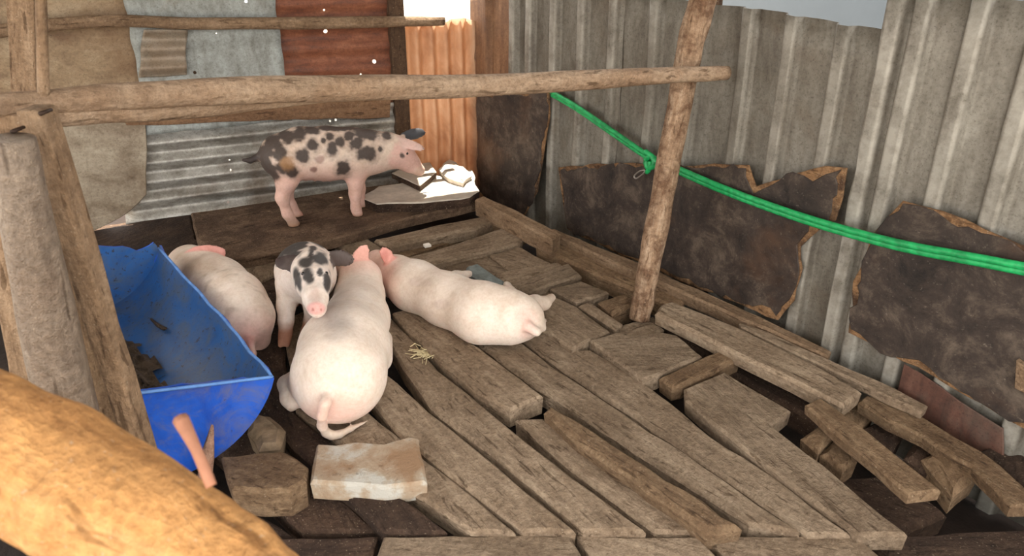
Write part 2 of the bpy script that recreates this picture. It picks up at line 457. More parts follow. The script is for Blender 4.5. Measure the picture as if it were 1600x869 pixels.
# red brown rusty sheet
q = [(-1.12, 2.23), (-0.42, 2.23), (-0.42, 0.455), (-1.08, 0.47)]
M_red = metal('red_rust_iron', lin(126, 74, 50), lin(84, 48, 34), lin(158, 104, 76), lin(110, 88, 74), 0.5, (1.5, 1.5, 5), 0.1, 0.6, 2.0, 0.56,
              holes=holes_for(q, [(507, 48, 0.010), (583, 95, 0.010), (505, 15, 0.005), (562, 115, 0.005)]), rand=False)
sheet('metal_sheet', BP, q, wave(16, 0.02), M_red, wall_b, nu=20, nz=150, off=0.016, along='v', jag=0.01)
o = flat('metal_sheet', BP, [bw(*p) for p in [(60, 165), (420, 150), (606, 148), (604, 180), (420, 184), (60, 198)]], M_stud if False else wood('brown_plank_wall', lin(96, 68, 46), lin(136, 104, 78), lin(160, 128, 98), vary=0.03), wall_b, off=0.045, thick=0.02)
o.name = 'wall_plank'
# upright dark stud beside the lit sheet
o = make('stud', [BP(u, z, f) for f in (0.0, 0.07) for z in (-0.2, 2.25) for u in (-0.485, -0.405)],
         [[0, 1, 3, 2], [4, 6, 7, 5], [0, 4, 5, 1], [2, 3, 7, 6], [0, 2, 6, 4], [1, 5, 7, 3]], M_stud, wall_b, xdir=ZV)
# translucent, rust coloured corner sheet, ribs upright, daylight above it
M_trans, t, b = nt('sun_bleached_fibre_sheet')
raw, st = coords(t, (1.6, 1.6, 1.0), False)
g = noise(t, st, 4.0, 7, 0.65, 0.4)
cc = ramp(t, g, [(0.25, lin(168, 122, 88)), (0.5, lin(206, 168, 134)), (0.75, lin(226, 200, 172))])
t.links.new(cc, b.inputs['Base Color']); b.inputs['Roughness'].default_value = 0.6
tl = N(t, 'ShaderNodeBsdfTranslucent'); t.links.new(cc, tl.inputs['Color'])
ms = N(t, 'ShaderNodeMixShader'); ms.inputs[0].default_value = 0.34
t.links.new(b.outputs[0], ms.inputs[1]); t.links.new(tl.outputs[0], ms.inputs[2])
t.links.new(ms.outputs[0], t.nodes['Material Output'].inputs['Surface'])
q = [(-0.42, 0.91), (0.0, 0.90), (0.0, -0.2), (-0.42, -0.2)]
o = sheet('metal_sheet', BP, q, wave(5, 0.042), M_trans, wall_b, nu=70, nz=16, off=0.01, jag=0.03)
o['label'] = 'rust coloured corrugated sheet glowing with daylight'

# ---- right wall: box-profile iron
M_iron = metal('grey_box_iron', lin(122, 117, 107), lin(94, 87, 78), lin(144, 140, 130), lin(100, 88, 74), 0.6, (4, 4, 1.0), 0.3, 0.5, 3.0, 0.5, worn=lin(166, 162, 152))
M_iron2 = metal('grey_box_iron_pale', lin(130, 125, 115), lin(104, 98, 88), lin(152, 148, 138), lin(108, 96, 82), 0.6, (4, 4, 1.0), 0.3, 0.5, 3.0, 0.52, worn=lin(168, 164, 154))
M_brownsheet = metal('brown_rust_sheet', lin(128, 92, 64), lin(96, 66, 46), lin(154, 118, 88), lin(86, 62, 46), 0.5, (5, 5, 1.0), 0.05, 0.7, 3.0, 0.52)
M_redpaint = metal('dull_red_sheet', lin(92, 60, 48), lin(66, 44, 36), lin(112, 80, 66), lin(86, 76, 66), 0.7, (5, 5, 1.0), 0.1, 0.6, 3.0, 0.5)
wall_r = boxes('wall_right', [(0.0, 4.2, 0.92, 0.97, -0.06, -0.005), (0.0, 4.2, 0.12, 0.17, -0.06, -0.005)] +
               [(u, u+0.06, -0.24, 2.25, -0.12, -0.06) for u in (0.0, 1.6, 3.2)], RP, M_stud)
tag(wall_r, 'right wall of upright box-profile iron sheets', kind='structure')
def ribs(u0, u1, us, h=0.032):
    def f(s):
        u = u0+(u1-u0)*s; v = 0.0
        for c in us:
            d = abs(u-c)
            v = max(v, h*min(1.0, max(0.0, (0.032-d)/0.012)))
        d5 = 0.0
        return v+d5
    return f
def rsheet(u0, u1, ztl, ztr, us, mat, off, zb=-0.23, nu=None, jag=0.01, wob=0.008):
    return sheet('metal_sheet', RP, [(u0, ztl), (u1, ztr), (u1, zb), (u0, zb)], ribs(u0, u1, us), mat, wall_r, nu=nu or int((u1-u0)/0.006), nz=14, off=off, jag=jag, wob=wob)
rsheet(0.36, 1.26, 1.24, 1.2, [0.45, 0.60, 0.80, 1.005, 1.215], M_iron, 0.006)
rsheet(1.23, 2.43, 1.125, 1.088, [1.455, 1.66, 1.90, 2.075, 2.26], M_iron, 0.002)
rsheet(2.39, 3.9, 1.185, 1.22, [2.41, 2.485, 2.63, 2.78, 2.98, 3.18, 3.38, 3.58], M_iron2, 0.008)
rsheet(0.0, 0.44, 1.06, 1.12, [0.2], M_brownsheet, 0.012)
o = flat('metal_sheet', RP, [rw(*p) for p in [(1425, 560), (1580, 660), (1580, 745), (1400, 660)]], M_redpaint, wall_r, off=0.048, thick=0.002, jit=0.01)
o['label'] = 'dull red strip at the foot of the wall'

# ================================================================== FLOOR PLANKS (children of the floor)
def plank(px, z=0.0, th=0.05, mat=None, jit=0.007, cham=0.009):
    return slab('plank', pxs(px, z), th, mat or M_floor, floor, jit=jit, cham=cham)
# long boards running away from the camera, near group
plank([(540, 575), (578, 522), (605, 583), (668, 640), (731, 690), (900, 830), (818, 830), (700, 741), (628, 685)], 0.0, 0.06)      # between first gaps
plank([(586, 508), (603, 488), (651, 535), (684, 577), (752, 630), (816, 684), (866, 722), (1010, 830), (912, 830), (790, 728), (733, 684), (672, 635)], 0.0, 0.07)
plank([(612, 488), (655, 478), (748, 541), (812, 589), (849, 618), (797, 640), (740, 610), (692, 570), (640, 520)], 0.018, 0.07)
plank([(805, 655), (848, 652), (950, 728), (1095, 830), (1022, 830), (884, 728)], -0.015, 0.06)
plank([(851, 640), (859, 630), (900, 650), (957, 687), (1019, 727), (1160, 820), (1104, 830), (955, 727), (900, 688)], 0.03, 0.07, M_floor_red, jit=0.014, cham=0.018)
plank([(700, 500), (790, 515), (862, 570), (898, 594), (993, 657), (1098, 727), (1250, 830), (1170, 820), (1024, 727), (962, 686), (868, 624), (852, 616), (815, 589), (751, 541)], 0.0, 0.06)
plank([(750, 480), (844, 516), (893, 547), (921, 545), (998, 590), (1050, 628), (1110, 680), (1190, 730), (1330, 835), (1262, 835), (1102, 727), (998, 657), (901, 593), (864, 568), (793, 514)], -0.006, 0.06)
plank([(790, 470), (862, 461), (903, 479), (953, 517), (893, 545), (844, 514)], 0.012, 0.05)
plank([(903, 476), (922, 470), (973, 504), (963, 514)], 0.012, 0.05, cham=0.012)
plank([(859, 450), (909, 439), (952, 456), (900, 471)], 0.02, 0.05)
plank([(933, 470), (976, 457), (1000, 472), (956, 489)], 0.02, 0.08, M_floor_red, cham=0.014)
plank([(964, 516), (975, 505), (1022, 494), (1038, 514), (1000, 532)], -0.012, 0.06)
plank([(921, 531), (966, 517), (984, 524), (1030, 517), (1058, 523), (1088, 548), (1097, 555), (1028, 586), (1003, 592), (960, 562)], 0.018, 0.06)
plank([(1031, 588), (1101, 554), (1131, 545), (1158, 558), (1116, 580), (1067, 601), (1050, 604)], 0.012, 0.06, M_floor_red, cham=0.014)
plank([(1069, 606), (1090, 597), (1132, 580), (1236, 641), (1206, 664), (1240, 690), (1290, 728), (1420, 835), (1340, 835), (1195, 727), (1112, 660), (1072, 624)], 0.008, 0.055)
plank([(1137, 577), (1162, 562), (1296, 634), (1275, 660)], -0.05, 0.08, M_floor_dark, cham=0.014)
plank([(1013, 496), (1030, 489), (1134, 545), (1102, 553)], -0.03, 0.08, M_floor_dark, cham=0.014)
# boards under the white pig and further left, dark with damp
plank([(440, 500), (505, 470), (566, 634), (628, 686), (806, 830), (735, 830), (523, 690), (463, 640)], -0.004, 0.06)
plank([(500, 470), (588, 470), (576, 516), (538, 570)], -0.006, 0.06, M_floor)
plank([(372, 470), (432, 455), (458, 640), (518, 692), (700, 830), (600, 830), (396, 640)], -0.012, 0.06, M_floor_dark)
plank([(290, 470), (366, 455), (388, 640), (590, 830), (470, 830), (330, 700)], -0.05, 0.06, M_floor_dark)
plank([(250, 400), (380, 414), (436, 399), (470, 452), (300, 466)], -0.02, 0.06, M_floor_dark)
plank([(436, 399), (520, 380), (560, 405), (600, 470), (470, 470)], -0.03, 0.06, M_floor_dark)
plank([(379, 413), (438, 398), (445, 420), (405, 438)], 0.0, 0.05, M_floor)
plank([(80, 480), (240, 470), (330, 600), (300, 720), (60, 700)], -0.05, 0.05, M_floor_dark)
plank([(60, 720), (300, 730), (460, 840), (60, 840)], -0.05, 0.05, M_floor_dark)
plank([(900, 836), (1090, 836), (1220, 960), (980, 960)], -0.02, 0.05)
plank([(600, 836), (890, 836), (960, 960), (560, 960)], -0.02, 0.05)
plank([(1100, 836), (1340, 836), (1480, 960), (1230, 960)], -0.02, 0.05)
plank([(200, 845), (590, 836), (550, 960), (100, 960)], -0.04, 0.05, M_floor_dark)
plank([(1350, 838), (1700, 820), (1800, 960), (1500, 960)], -0.06, 0.05, M_floor_dark)
# crosswise boards at the back
plank([(518, 376), (563, 364), (605, 393), (570, 412)], 0.0, 0.06)
plank([(584, 374), (690, 349), (757, 337), (772, 345), (742, 356), (609, 384)], 0.012, 0.06, cham=0.014)
plank([(600, 392), (615, 386), (712, 366), (722, 371), (640, 398), (618, 403)], -0.035, 0.05, M_floor_red)
plank([(640, 385), (735, 357), (785, 352), (790, 362), (700, 392)], -0.06, 0.05, M_floor_dark)
plank([(622, 405), (700, 384), (784, 356), (818, 373), (810, 381), (740, 397), (664, 417)], 0.006, 0.06)
plank([(765, 398), (812, 385), (862, 411), (796, 421)], -0.006, 0.05)
plank([(690, 413), (763, 399), (797, 422), (780, 440), (720, 440)], -0.02, 0.05)
plank([(772, 427), (792, 421), (872, 409), (880, 414), (796, 442)], 0.02, 0.06, cham=0.012)
plank([(797, 444), (888, 411), (909, 430), (818, 458)], 0.018, 0.06)
plank([(700, 440), (800, 440), (865, 447), (860, 462), (790, 470), (720, 470)], -0.015, 0.05)
plank([(757, 345), (790, 344), (824, 366), (808, 372)], -0.01, 0.05, M_floor_red)
# dark board at the foot of the back wall
plank([(60, 376), (298, 330), (306, 372), (352, 404), (250, 402), (80, 478), (20, 470)], 0.0, 0.05, M_floor_dark)
# rubble-like offcuts at lower right
plank([(1251, 681), (1281, 660), (1304, 678), (1278, 704)], -0.01, 0.07, M_floor_red, cham=0.016)
plank([(1281, 706), (1306, 683), (1340, 716), (1317, 733)], -0.02, 0.07, M_floor_red, cham=0.016)
plank([(1316, 640), (1345, 618), (1369, 642), (1343, 664)], -0.05, 0.08, M_floor_red, cham=0.02)
plank([(1350, 664), (1380, 648), (1413, 677), (1395, 705), (1370, 690)], -0.06, 0.08, M_floor_dark, cham=0.02)
plank([(1414, 711), (1434, 680), (1468, 702), (1450, 735)], -0.05, 0.08, M_floor_dark, cham=0.02)
plank([(1440, 712), (1470, 698), (1530, 740), (1490, 770)], -0.03, 0.08, M_floor_red, cham=0.02)
plank([(1290, 745), (1400, 735), (1480, 800), (1400, 836)], -0.1, 0.08, M_floor_dark, cham=0.02)
plank([(1530, 702), (1605, 656), (1720, 740), (1640, 800)], -0.01, 0.08, M_floor_dark, cham=0.015)
# beams along the right wall's foot
plank([(837, 385), (862, 375), (995, 432), (1070, 470), (1058, 482), (985, 450)], 0.012, 0.08, M_floor_red, cham=0.014)

# ================================================================== LOOSE TIMBER
def loose(name, px, z, th, mat, label, cat, jit=0.006, cham=0.008, group=None, side=None):
    o = slab(name, pxs(px, z), th, mat, None, jit=jit, cham=cham, side=side)
    return tag(o, label, cat, group)
loose('plywood_sheet', [(298, 333), (400, 318), (560, 293), (722, 274), (745, 316), (616, 346), (560, 363), (500, 378), (430, 393), (385, 403), (352, 404), (306, 372)], 0.05, 0.05, M_ply,
      'large stained plywood sheet under the standing spotted pig', 'plywood')
loose('timber_rail', [(742, 311), (756, 306), (812, 330), (876, 364), (864, 375)], 0.09, 0.09, M_tan, 'short square rail at the corner end of the wall foot', 'timber', cham=0.01)
loose('timber_rail', [(852, 360), (866, 357), (1000, 411), (1150, 477), (1300, 548), (1296, 557), (1140, 489), (990, 424)], 0.05, 0.05, M_tan,
      'long thin rail along the foot of the iron wall behind the post', 'timber', cham=0.008)
loose('loose_board', [(1024, 488), (1034, 474), (1050, 470), (1150, 508), (1300, 582), (1346, 611), (1318, 634), (1262, 607), (1140, 546)], 0.045, 0.05, M_floor,
      'long thick loose board lying right of the round post', 'board', cham=0.012)
loose('loose_board', [(1155, 504), (1200, 517), (1300, 563), (1400, 606), (1452, 634), (1443, 643), (1386, 619), (1302, 579), (1206, 533), (1158, 510)], 0.045, 0.03, M_floor,
      'long loose board nearest the wall with a split right end', 'board', cham=0.006)
loose('loose_board', [(1342, 628), (1354, 617), (1441, 650), (1500, 686), (1564, 727), (1640, 790), (1580, 790), (1519, 729), (1466, 700), (1414, 670)], 0.01, 0.04, M_floor_red,
      'reddish loose board sloping to the lower right corner', 'board', cham=0.008, jit=0.012)
loose('loose_board', [(1257, 631), (1281, 620), (1350, 668), (1425, 728), (1470, 766), (1420, 772), (1372, 729), (1310, 681)], 0.045, 0.035, M_floor_red,
      'short loose board laid across the small offcuts at lower right', 'board', cham=0.008)
loose('wood_offcut', [(728, 416), (746, 411), (790, 438), (787, 446), (772, 448), (732, 426)], 0.03, 0.04, M_bluegrey, 'blue grey offcut behind the stretched out white pig', 'offcut', cham=0.012)
loose('rubble_block', [(391, 641), (420, 644), (443, 668), (438, 694), (405, 698), (388, 670)], 0.03, 0.08, M_chunk, 'rough brown block beside the near end of the blue trough', 'block', jit=0.02, cham=0.02)
loose('wood_chunk', [(345, 713), (400, 705), (445, 703), (482, 728), (478, 752), (450, 765), (360, 765)], 0.04, 0.09, M_floor_red, 'broad tan wood chunk below the blue trough', 'block', jit=0.012, cham=0.01)
M_twotone, t, b = nt('two_tone_block')
raw, _ = coords(t)
f = noise(t, raw, 6, 7, 0.65)
c = ramp(t, f, [(0.40, lin(146, 116, 88)), (0.52, lin(168, 150, 128)), (0.6, lin(186, 182, 172))])
f2 = noise(t, raw, 26, 6, 0.75)
c = mix(t, c, lin(84, 64, 48), ramp(t, f2, [(0.6, (0, 0, 0, 1)), (0.72, (0.8,)*3+(1,))]))
t.links.new(c, b.inputs['Base Color']); b.inputs['Roughness'].default_value = 0.92; bump(t, b, f2, 0.7, 0.012)
loose('rubble_block', [(494, 693), (560, 688), (600, 692), (640, 681), (655, 684), (664, 722), (668, 752), (600, 760), (484, 752), (489, 725)], 0.035, 0.06, M_twotone, 'wide pale and brown block in front of the white pig tail', 'block', jit=0.012, cham=0.01)
# sunlit slabs in the far corner
loose('broken_slab', [(562, 308), (590, 292), (640, 284), (700, 268), (738, 266), (748, 298), (735, 308), (660, 317), (590, 318)], 0.10, 0.05, M_pale, 'large pale slab in the sunlit far corner', 'slab', jit=0.014, cham=0.005, side=M_floor_dark)
loose('broken_slab', [(611, 270), (640, 258), (672, 254), (682, 268), (655, 290)], 0.135, 0.032, M_pale, 'small pale slab with a dark edge under the pig snout', 'slab', jit=0.008, cham=0.004, side=M_floor_dark)
o = loose('rubble_heap', [(686, 260), (692, 252), (702, 248), (716, 253), (728, 260), (736, 270), (724, 280), (698, 273)], 0.145, 0.045, M_pale, 'lumpy pale block heaped in the sunlit corner', 'block', jit=0.03, cham=0.02)
# white scrap
loose('scrap', [(661, 381), (670, 379), (674, 382), (664, 384)], 0.02, 0.012, simple('white_scrap', lin(235, 228, 216), 0.8, 0.05), 'tiny white scrap on the boards behind the pigs', 'scrap', jit=0.001, cham=0.002)

V, F = [], []
for k in range(70):
    c = at_z(662+random.gauss(0, 9), 552+random.gauss(0, 5), 0.006+random.random()*0.006); an = random.random()*3.14; L = random.uniform(0.008, 0.02)
    d = Vector((math.cos(an), math.sin(an), 0.2*random.uniform(-1, 1)))*L; w_ = Vector((-math.sin(an), math.cos(an), 0))*0.0012
    b_ = len(V); V += [c-d-w_, c-d+w_, c+d+w_, c+d-w_, c-d+Vector((0, 0, 0.002)), c+d+Vector((0, 0, 0.002))]
    F += [[b_, b_+1, b_+2, b_+3], [b_, b_+3, b_+5, b_+4], [b_+1, b_+4, b_+5, b_+2]]
o = make('straw', V, F, simple('pale_straw', lin(206, 190, 150), 0.8, 0.2), None)
tag(o, 'small clump of pale chaff on the boards beside the middle white pig', 'straw', kind='stuff')

# ================================================================== BOARDS NAILED ON THE RIGHT WALL
def panel_mat(name, cmid, cdk, tan, seed):
    m, t, b = nt(name)
    raw, _ = coords(t)
    f = noise(t, raw, 6.5, 11, 0.78, 0.3)
    c = ramp(t, f, [(0.34, cdk), (0.50, cmid), (0.70, lin(108, 95, 82))])
    sp = noise(t, raw, 60, 6, 0.8)
    c = mix(t, c, lin(168, 156, 140), ramp(t, sp, [(0.60, (0, 0, 0, 1)), (0.74, (0.55,)*3+(1,))]))
    rb = noise(t, raw, 2.4, 5, 0.6)
    c = mix(t, c, lin(98, 68, 46), ramp(t, rb, [(0.55, (0, 0, 0, 1)), (0.72, (0.5,)*3+(1,))]))
    t.links.new(c, b.inputs['Base Color']); b.inputs['Roughness'].default_value = 0.62
    b.inputs['Specular IOR Level'].default_value = 0.35
    bump(t, b, f, 0.5, 0.012)
    return m
M_panel = panel_mat('blackened_board', lin(58, 48, 42), lin(26, 21, 19), None, 0)
M_fibre = wood('torn_fibre_edge', lin(96, 68, 46), lin(142, 108, 76), lin(180, 146, 108), lin(70, 52, 40), 0.9, vary=0.05, dscale=12)
def wallpanel(outline, label, edge=0.012, off=0.048):
    pts = [rw(x, y, off) for x, y in outline]
    cx = sum(p[0] for p in pts)/len(pts); cz = sum(p[1] for p in pts)/len(pts)
    e = empty('fibreboard_panel', RP(cx, min(p[1] for p in pts), off)); tag(e, label, 'board')
    flat('fibre_core', RP, pts, M_fibre, e, off=off-0.004, thick=0.007, jit=0.012, step=0.05)
    ring = [Vector((a, b, 0)) for a, b in pts]
    ins = inset(ring, edge)
    flat('dark_face', RP, [(p.x, p.y) for p in ins], M_panel, e, off=off+0.004, thick=0.004, jit=0.034, step=0.03)
    return e
wallpanel([(746, 146), (800, 140), (857, 140), (858, 190), (848, 250), (840, 300), (818, 338), (790, 330), (748, 302)], 'dark narrow board nailed in the corner under the log', 0.010, off=0.062)
wallpanel([(873, 262), (930, 257), (1000, 256), (1100, 258), (1170, 258), (1182, 290), (1215, 280), (1255, 268), (1290, 260), (1324, 264), (1316, 310), (1304, 345), (1280, 360), (1250, 385), (1255, 420), (1240, 470), (1216, 500), (1100, 454), (960, 394), (886, 358)],
          'wide dark board with torn top edge behind the round post', 0.014)
wallpanel([(1410, 314), (1470, 330), (1540, 360), (1620, 392), (1720, 430), (1720, 760), (1600, 668), (1480, 600), (1345, 530), (1326, 520), (1334, 440), (1362, 370)], 'big dark board on the wall at the right edge', 0.012, off=0.058)
o = flat('wood_block', RP, [rw(x, y, 0.07) for x, y in [(1592, 560), (1660, 600), (1660, 640), (1590, 604)]], M_tan, None, off=0.07, thick=0.02)
tag(o, 'small pale block fixed at the right edge of the big dark board', 'block')

# ================================================================== THE FENCE AND POLES
fence = empty('pen_fence', at_z(1000, 497)); tag(fence, 'rough pole fence with log top rail across the pig pen', 'fence')
# top log: near at the left, its right end past the round post
b0 = at_d(-40, 170, 1.22); b1 = at_d(60, 160, 1.30); b2 = at_d(400, 140, 1.62); b3 = at_d(740, 134, 2.02); b4 = at_d(1000, 120, 2.33); b5 = at_d(1136, 114, 2.46)
rod('top_log', [b0, b1, b2, b3, b4, b5], [rpx(20, b0), rpx(19, b1), rpx(22, b2), rpx(18, b3), rpx(14, b4), rpx(11, b5)], M_beam, fence, seg=18, jit=0.10, sub=10)
c0 = at_d(-40, 178, 1.25); c1 = at_d(120, 176, 1.36); c2 = at_d(320, 164, 1.57); c3 = at_d(520, 147, 1.80); c4 = at_d(735, 140, 2.05)
rod('split_rail', [c0, c1, c2, c3, c4], [rpx(26, c0), rpx(22, c1), rpx(20, c2), rpx(13, c3), rpx(8, c4)], M_beam, fence, seg=14, jit=0.14, sub=8, flat=0.9, squareness=0.4)
# round leaning post
p0 = at_z(1000, 497, -0.006); p1 = at_d(1012, 430, 2.38); p2 = at_d(1036, 300, 2.45); p3 = at_d(1062, 160, 2.50); p4 = at_d(1084, 50, 2.52); p5 = at_d(1118, -60, 2.54)
rod('round_post', [p0, p1, p2, p3, p4, p5], [0.040, 0.041, 0.043, 0.043, 0.046, 0.045], M_post, fence, seg=18, jit=0.16, sub=8)
# squared upright at the left with its pale edge
def squarepost(name, top, bot, dt, db, wpx_t, wpx_b, deep, mat, parent):
    (x0, y0), (x1, y1) = top, bot
    V = []
    for (x, y, d, w) in ((x0, y0, dt, wpx_t), (x1, y1, db, wpx_b)):
        a = at_d(x, y, d); c = at_d(x+w, y, d); ax = Vector((0.0, 1, 0))*deep
        V += [a, c, c+ax, a+ax]
    K = 8; W = []
    for k in range(K+1):
        for i in range(4):
            p = V[i].lerp(V[4+i], k/K)
            W.append(p+Vector((mnoise.noise(p*6), mnoise.noise(p*6+Vector((5, 1, 2))), 0))*0.006)
    F = [[0, 1, 2, 3], [K*4+3, K*4+2, K*4+1, K*4]]
    for k in range(K):
        for i in range(4):
            j = (i+1) % 4; F.append([k*4+i, (k+1)*4+i, (k+1)*4+j, k*4+j])
    o = make(name, W, F, mat, parent, xdir=V[4]-V[0])
    bv = o.modifiers.new('bevel', 'BEVEL'); bv.width = 0.006; bv.segments = 2
    return o
squarepost('square_post', (22, 172), (222, 800), 1.16, 1.16, 38, 30, 0.05, M_tan, fence)
squarepost('upright_board', (60, 210), (165, 820), 1.23, 1.23, 30, 60, 0.02, M_floor_red, fence)
squarepost('upright_board', (-60, 180), (60, 860), 1.24, 1.22, 100, 110, 0.02, M_tan, fence)
g0 = at_d(20, 215, 1.10); g1 = at_d(40, 330, 1.10); g2 = at_d(70, 480, 1.10); g3 = at_d(105, 640, 1.10); g4 = at_d(140, 840, 1.10)
rod('grey_pole', [g0, g1, g2, g3, g4], [rpx(30, g0), rpx(35, g1), rpx(40, g2), rpx(42, g3), rpx(44, g4)], M_greypole, fence, seg=20, jit=0.06, sub=6)
u0 = at_d(68, 150, 1.30); u1 = at_d(66, 70, 1.30); u2 = at_d(62, -60, 1.31)
rod('upright_stick', [u0, u1, u2], [rpx(9, u0), rpx(8, u1), rpx(8, u2)], M_tan, fence, seg=10, jit=0.12, sub=6)
M_nail = simple('rusty_nail', lin(58, 44, 36), 0.6, 0.2, metallic=0.5)
for (x, y, d) in ((63, 178, 1.17), (19, 206, 1.14)):
    p = at_d(x, y, d-0.02)
    rod('nail', [p, p+Vector((0, 0.03, 0))], [0.004, 0.003], M_nail, fence, seg=8, jit=0, sub=1)

# near rail, out of focus, lower left
near = empty('near_rail', at_d(-420, 500, 0.62)); near.location.z = -0.24; MW[near] = Matrix.Translation(near.location)
tag(near, 'blurred ochre rail close to the viewer at lower left', 'rail')
n0 = at_d(-420, 500, 0.64); n1 = at_d(-60, 672, 0.56); n2 = at_d(110, 755, 0.53); n3 = at_d(300, 862, 0.50); n4 = at_d(420, 960, 0.46)
rod('rail', [n0, n1, n2, n3, n4], [0.062, 0.064, 0.062, 0.055, 0.05], M_near, near, seg=20, jit=0.14, sub=8)
rod('stake', [Vector((n0.x, n0.y, -0.26)), Vector((n0.x, n0.y, n0.z+0.02))], [0.05, 0.05], M_near, near, seg=14, sub=4)
tw = rod('splinter', [at_d(330, 760, 0.50), at_d(308, 705, 0.52), at_d(282, 655, 0.55)], [0.005, 0.005, 0.0075], simple('pink_bark', lin(160, 112, 88), 0.8), near, seg=8, sub=4)

# pole across the back wall
w0 = BP(-2.6, 0.925, 0.10); w1 = BP(*bw(200, 38), 0.085); w2 = BP(*bw(400, 38), 0.09); w3 = BP(*bw(560, 34), 0.10); w4 = BP(*bw(700, 26), 0.105)
a = [w0] + [at_plane(x, y, CO+bn*0.11, bn) for x, y in ((140, 34), (300, 37), (480, 36), (600, 34), (694, 33))]
o = rod('wall_pole', a, [rpx(11, p) for p in a[:1]]+[rpx(9.5, a[1]), rpx(9, a[2]), rpx(9.5, a[3]), rpx(8.5, a[4]), rpx(6.5, a[5])], M_tan, None, seg=14, jit=0.12, sub=6)
tag(o, 'thin horizontal pole fixed high across the back wall', 'pole')
# stout upright at the far left
a = [at_d(62, -30, 1.9), at_d(66, 60, 1.9), at_d(62, 140, 1.9)]
o = squarepost('corner_post', (5, -60), (30, 420), 2.6, 2.6, 45, 34, 0.08, M_tan, None)
tag(o, 'tan square post against the left end of the back wall', 'post')

# ================================================================== GREEN ROPE
M_rope, t, b = nt('green_rope')
raw, st = coords(t, (60, 60, 60), False)
f = noise(t, raw, 40, 4, 0.6)
t.links.new(ramp(t, f, [(0.3, lin(14, 116, 62)), (0.7, lin(36, 176, 100))]), b.inputs['Base Color'])
b.inputs['Roughness'].default_value = 0.45; bump(t, b, f, 0.4, 0.003)
rope = empty('green_rope', RP(1.5, 0.45, 0.08)); tag(rope, 'green rope slung along the iron wall behind the post', 'rope')
path = [(862, 146, 0.05), (900, 168, 0.06), (960, 209, 0.07), (1015, 246, 0.08), (1060, 266, 0.08), (1150, 304, 0.085), (1270, 346, 0.09), (1400, 382, 0.095), (1520, 405, 0.095), (1620, 424, 0.09), (1720, 440, 0.09)]
pp = [at_plane(x, y, CO+rn*o_, rn) for x, y, o_ in path]
for s in (-1, 1):
    rod('strand', [p+ZV*(0.0085*s)+rn*(0.003*s) for p in pp], [0.0105]*len(pp), M_rope, rope, seg=10, jit=0.05, sub=8)
k = at_plane(1018, 250, CO+rn*0.085, rn)
kn = [k+Vector((math.cos(a)*0.008, 0, 0))+ZV*(0.02*math.sin(a)) for a in np.linspace(0, 6.28, 9)]
rod('knot', [at_plane(x, y, CO+rn*0.10, rn) for x, y in ((1008, 237), (1020, 246), (1022, 258), (1013, 262), (1009, 250), (1018, 243))], [0.012]*6, M_rope, rope, seg=10, sub=5, jit=0.1)
rod('tail_end', [at_plane(x, y, CO+rn*0.10, rn) for x, y in ((1016, 252), (1014, 264), (1010, 270))], [0.012, 0.012, 0.008], M_rope, rope, seg=10, sub=5, jit=0.1)
rod('steel_hook', [at_plane(x, y, CO+rn*0.10, rn) for x, y in ((1008, 266), (999, 268), (991, 275), (994, 279), (1002, 274), (1008, 268))], [0.0035]*6, simple('steel', lin(170, 166, 160), 0.35, 0.1, metallic=0.8), rope, seg=8, sub=5, jit=0)

# ================================================================== BLUE TROUGH (half a plastic drum)
NRr, FRr = Vector((-0.672, 1.673, 0.20)), Vector((-1.29, 2.378, 0.28))
ta = (FRr-NRr); TL = ta.length; ta = ta.normalized()
tbh = Vector((-ta.y, ta.x, 0)).normalized()          # horizontal, to the left / near side
if tbh.x > 0: tbh = -tbh
tup = ta.cross(tbh)
if tup.z < 0: tup = -tup
ROLL = math.radians(18); TR = 0.27
e1 = (tbh*math.cos(ROLL)+tup*math.sin(ROLL))          # from the right rim to the left rim
e2 = (tup*math.cos(ROLL)-tbh*math.sin(ROLL))          # out of the opening
TC = NRr+e1*TR
def plastic(name, c0, c1, mud, lo, amt, speck):
    m, t, b = nt(name)
    raw, st = coords(t, (1, 1, 1), False)
    f = noise(t, raw, 5.0, 7, 0.7, 0.6)
    c = ramp(t, f, [(0.35, c0), (0.6, c1)])
    f2 = noise(t, raw, 9.0, 9, 0.74, 0.8)
    c = mix(t, c, mud, ramp(t, f2, [(lo, (0, 0, 0, 1)), (lo+0.2, (amt,)*3+(1,))]))
    f3 = noise(t, raw, 60.0, 4, 0.65)
    c = mix(t, c, lin(56, 48, 40), ramp(t, f3, [(speck, (0, 0, 0, 1)), (speck+0.06, (0.75,)*3+(1,))]))
    t.links.new(c, b.inputs['Base Color']); b.inputs['Roughness'].default_value = 0.4
    bump(t, b, f3, 0.2, 0.004)
    return m
M_plastic = plastic('blue_drum_plastic', lin(20, 70, 168), lin(30, 90, 196), lin(112, 106, 94), 0.48, 0.6, 0.66)
M_plastic_in = plastic('muddied_blue_plastic', lin(34, 80, 138), lin(46, 98, 162), lin(92, 96, 92), 0.42, 0.6, 0.60)
V, F = [], []
NT, NS = 28, 22
def tp(th, s, r=TR):
    wob = 1+0.02*math.sin(s*5+th)
    flare = 0.0
    return TC+ta*(TL*s)-e1*(math.cos(th)*r*wob)-e2*(math.sin(th)*r*wob)
for j in range(NS+1):
    for i in range(NT+1):
        th = math.pi*i/NT; s = j/NS
        p = tp(th, s)
        if i in (0, NT):
            p += e2*(0.012*mnoise.noise(Vector((s*9, i, 0))))
            if j == NS: p += e2*0.012
        V.append(p)
w = NT+1
for j in range(NS):
    for i in range(NT): F.append([j*w+i, j*w+i+1, (j+1)*w+i+1, (j+1)*w+i])
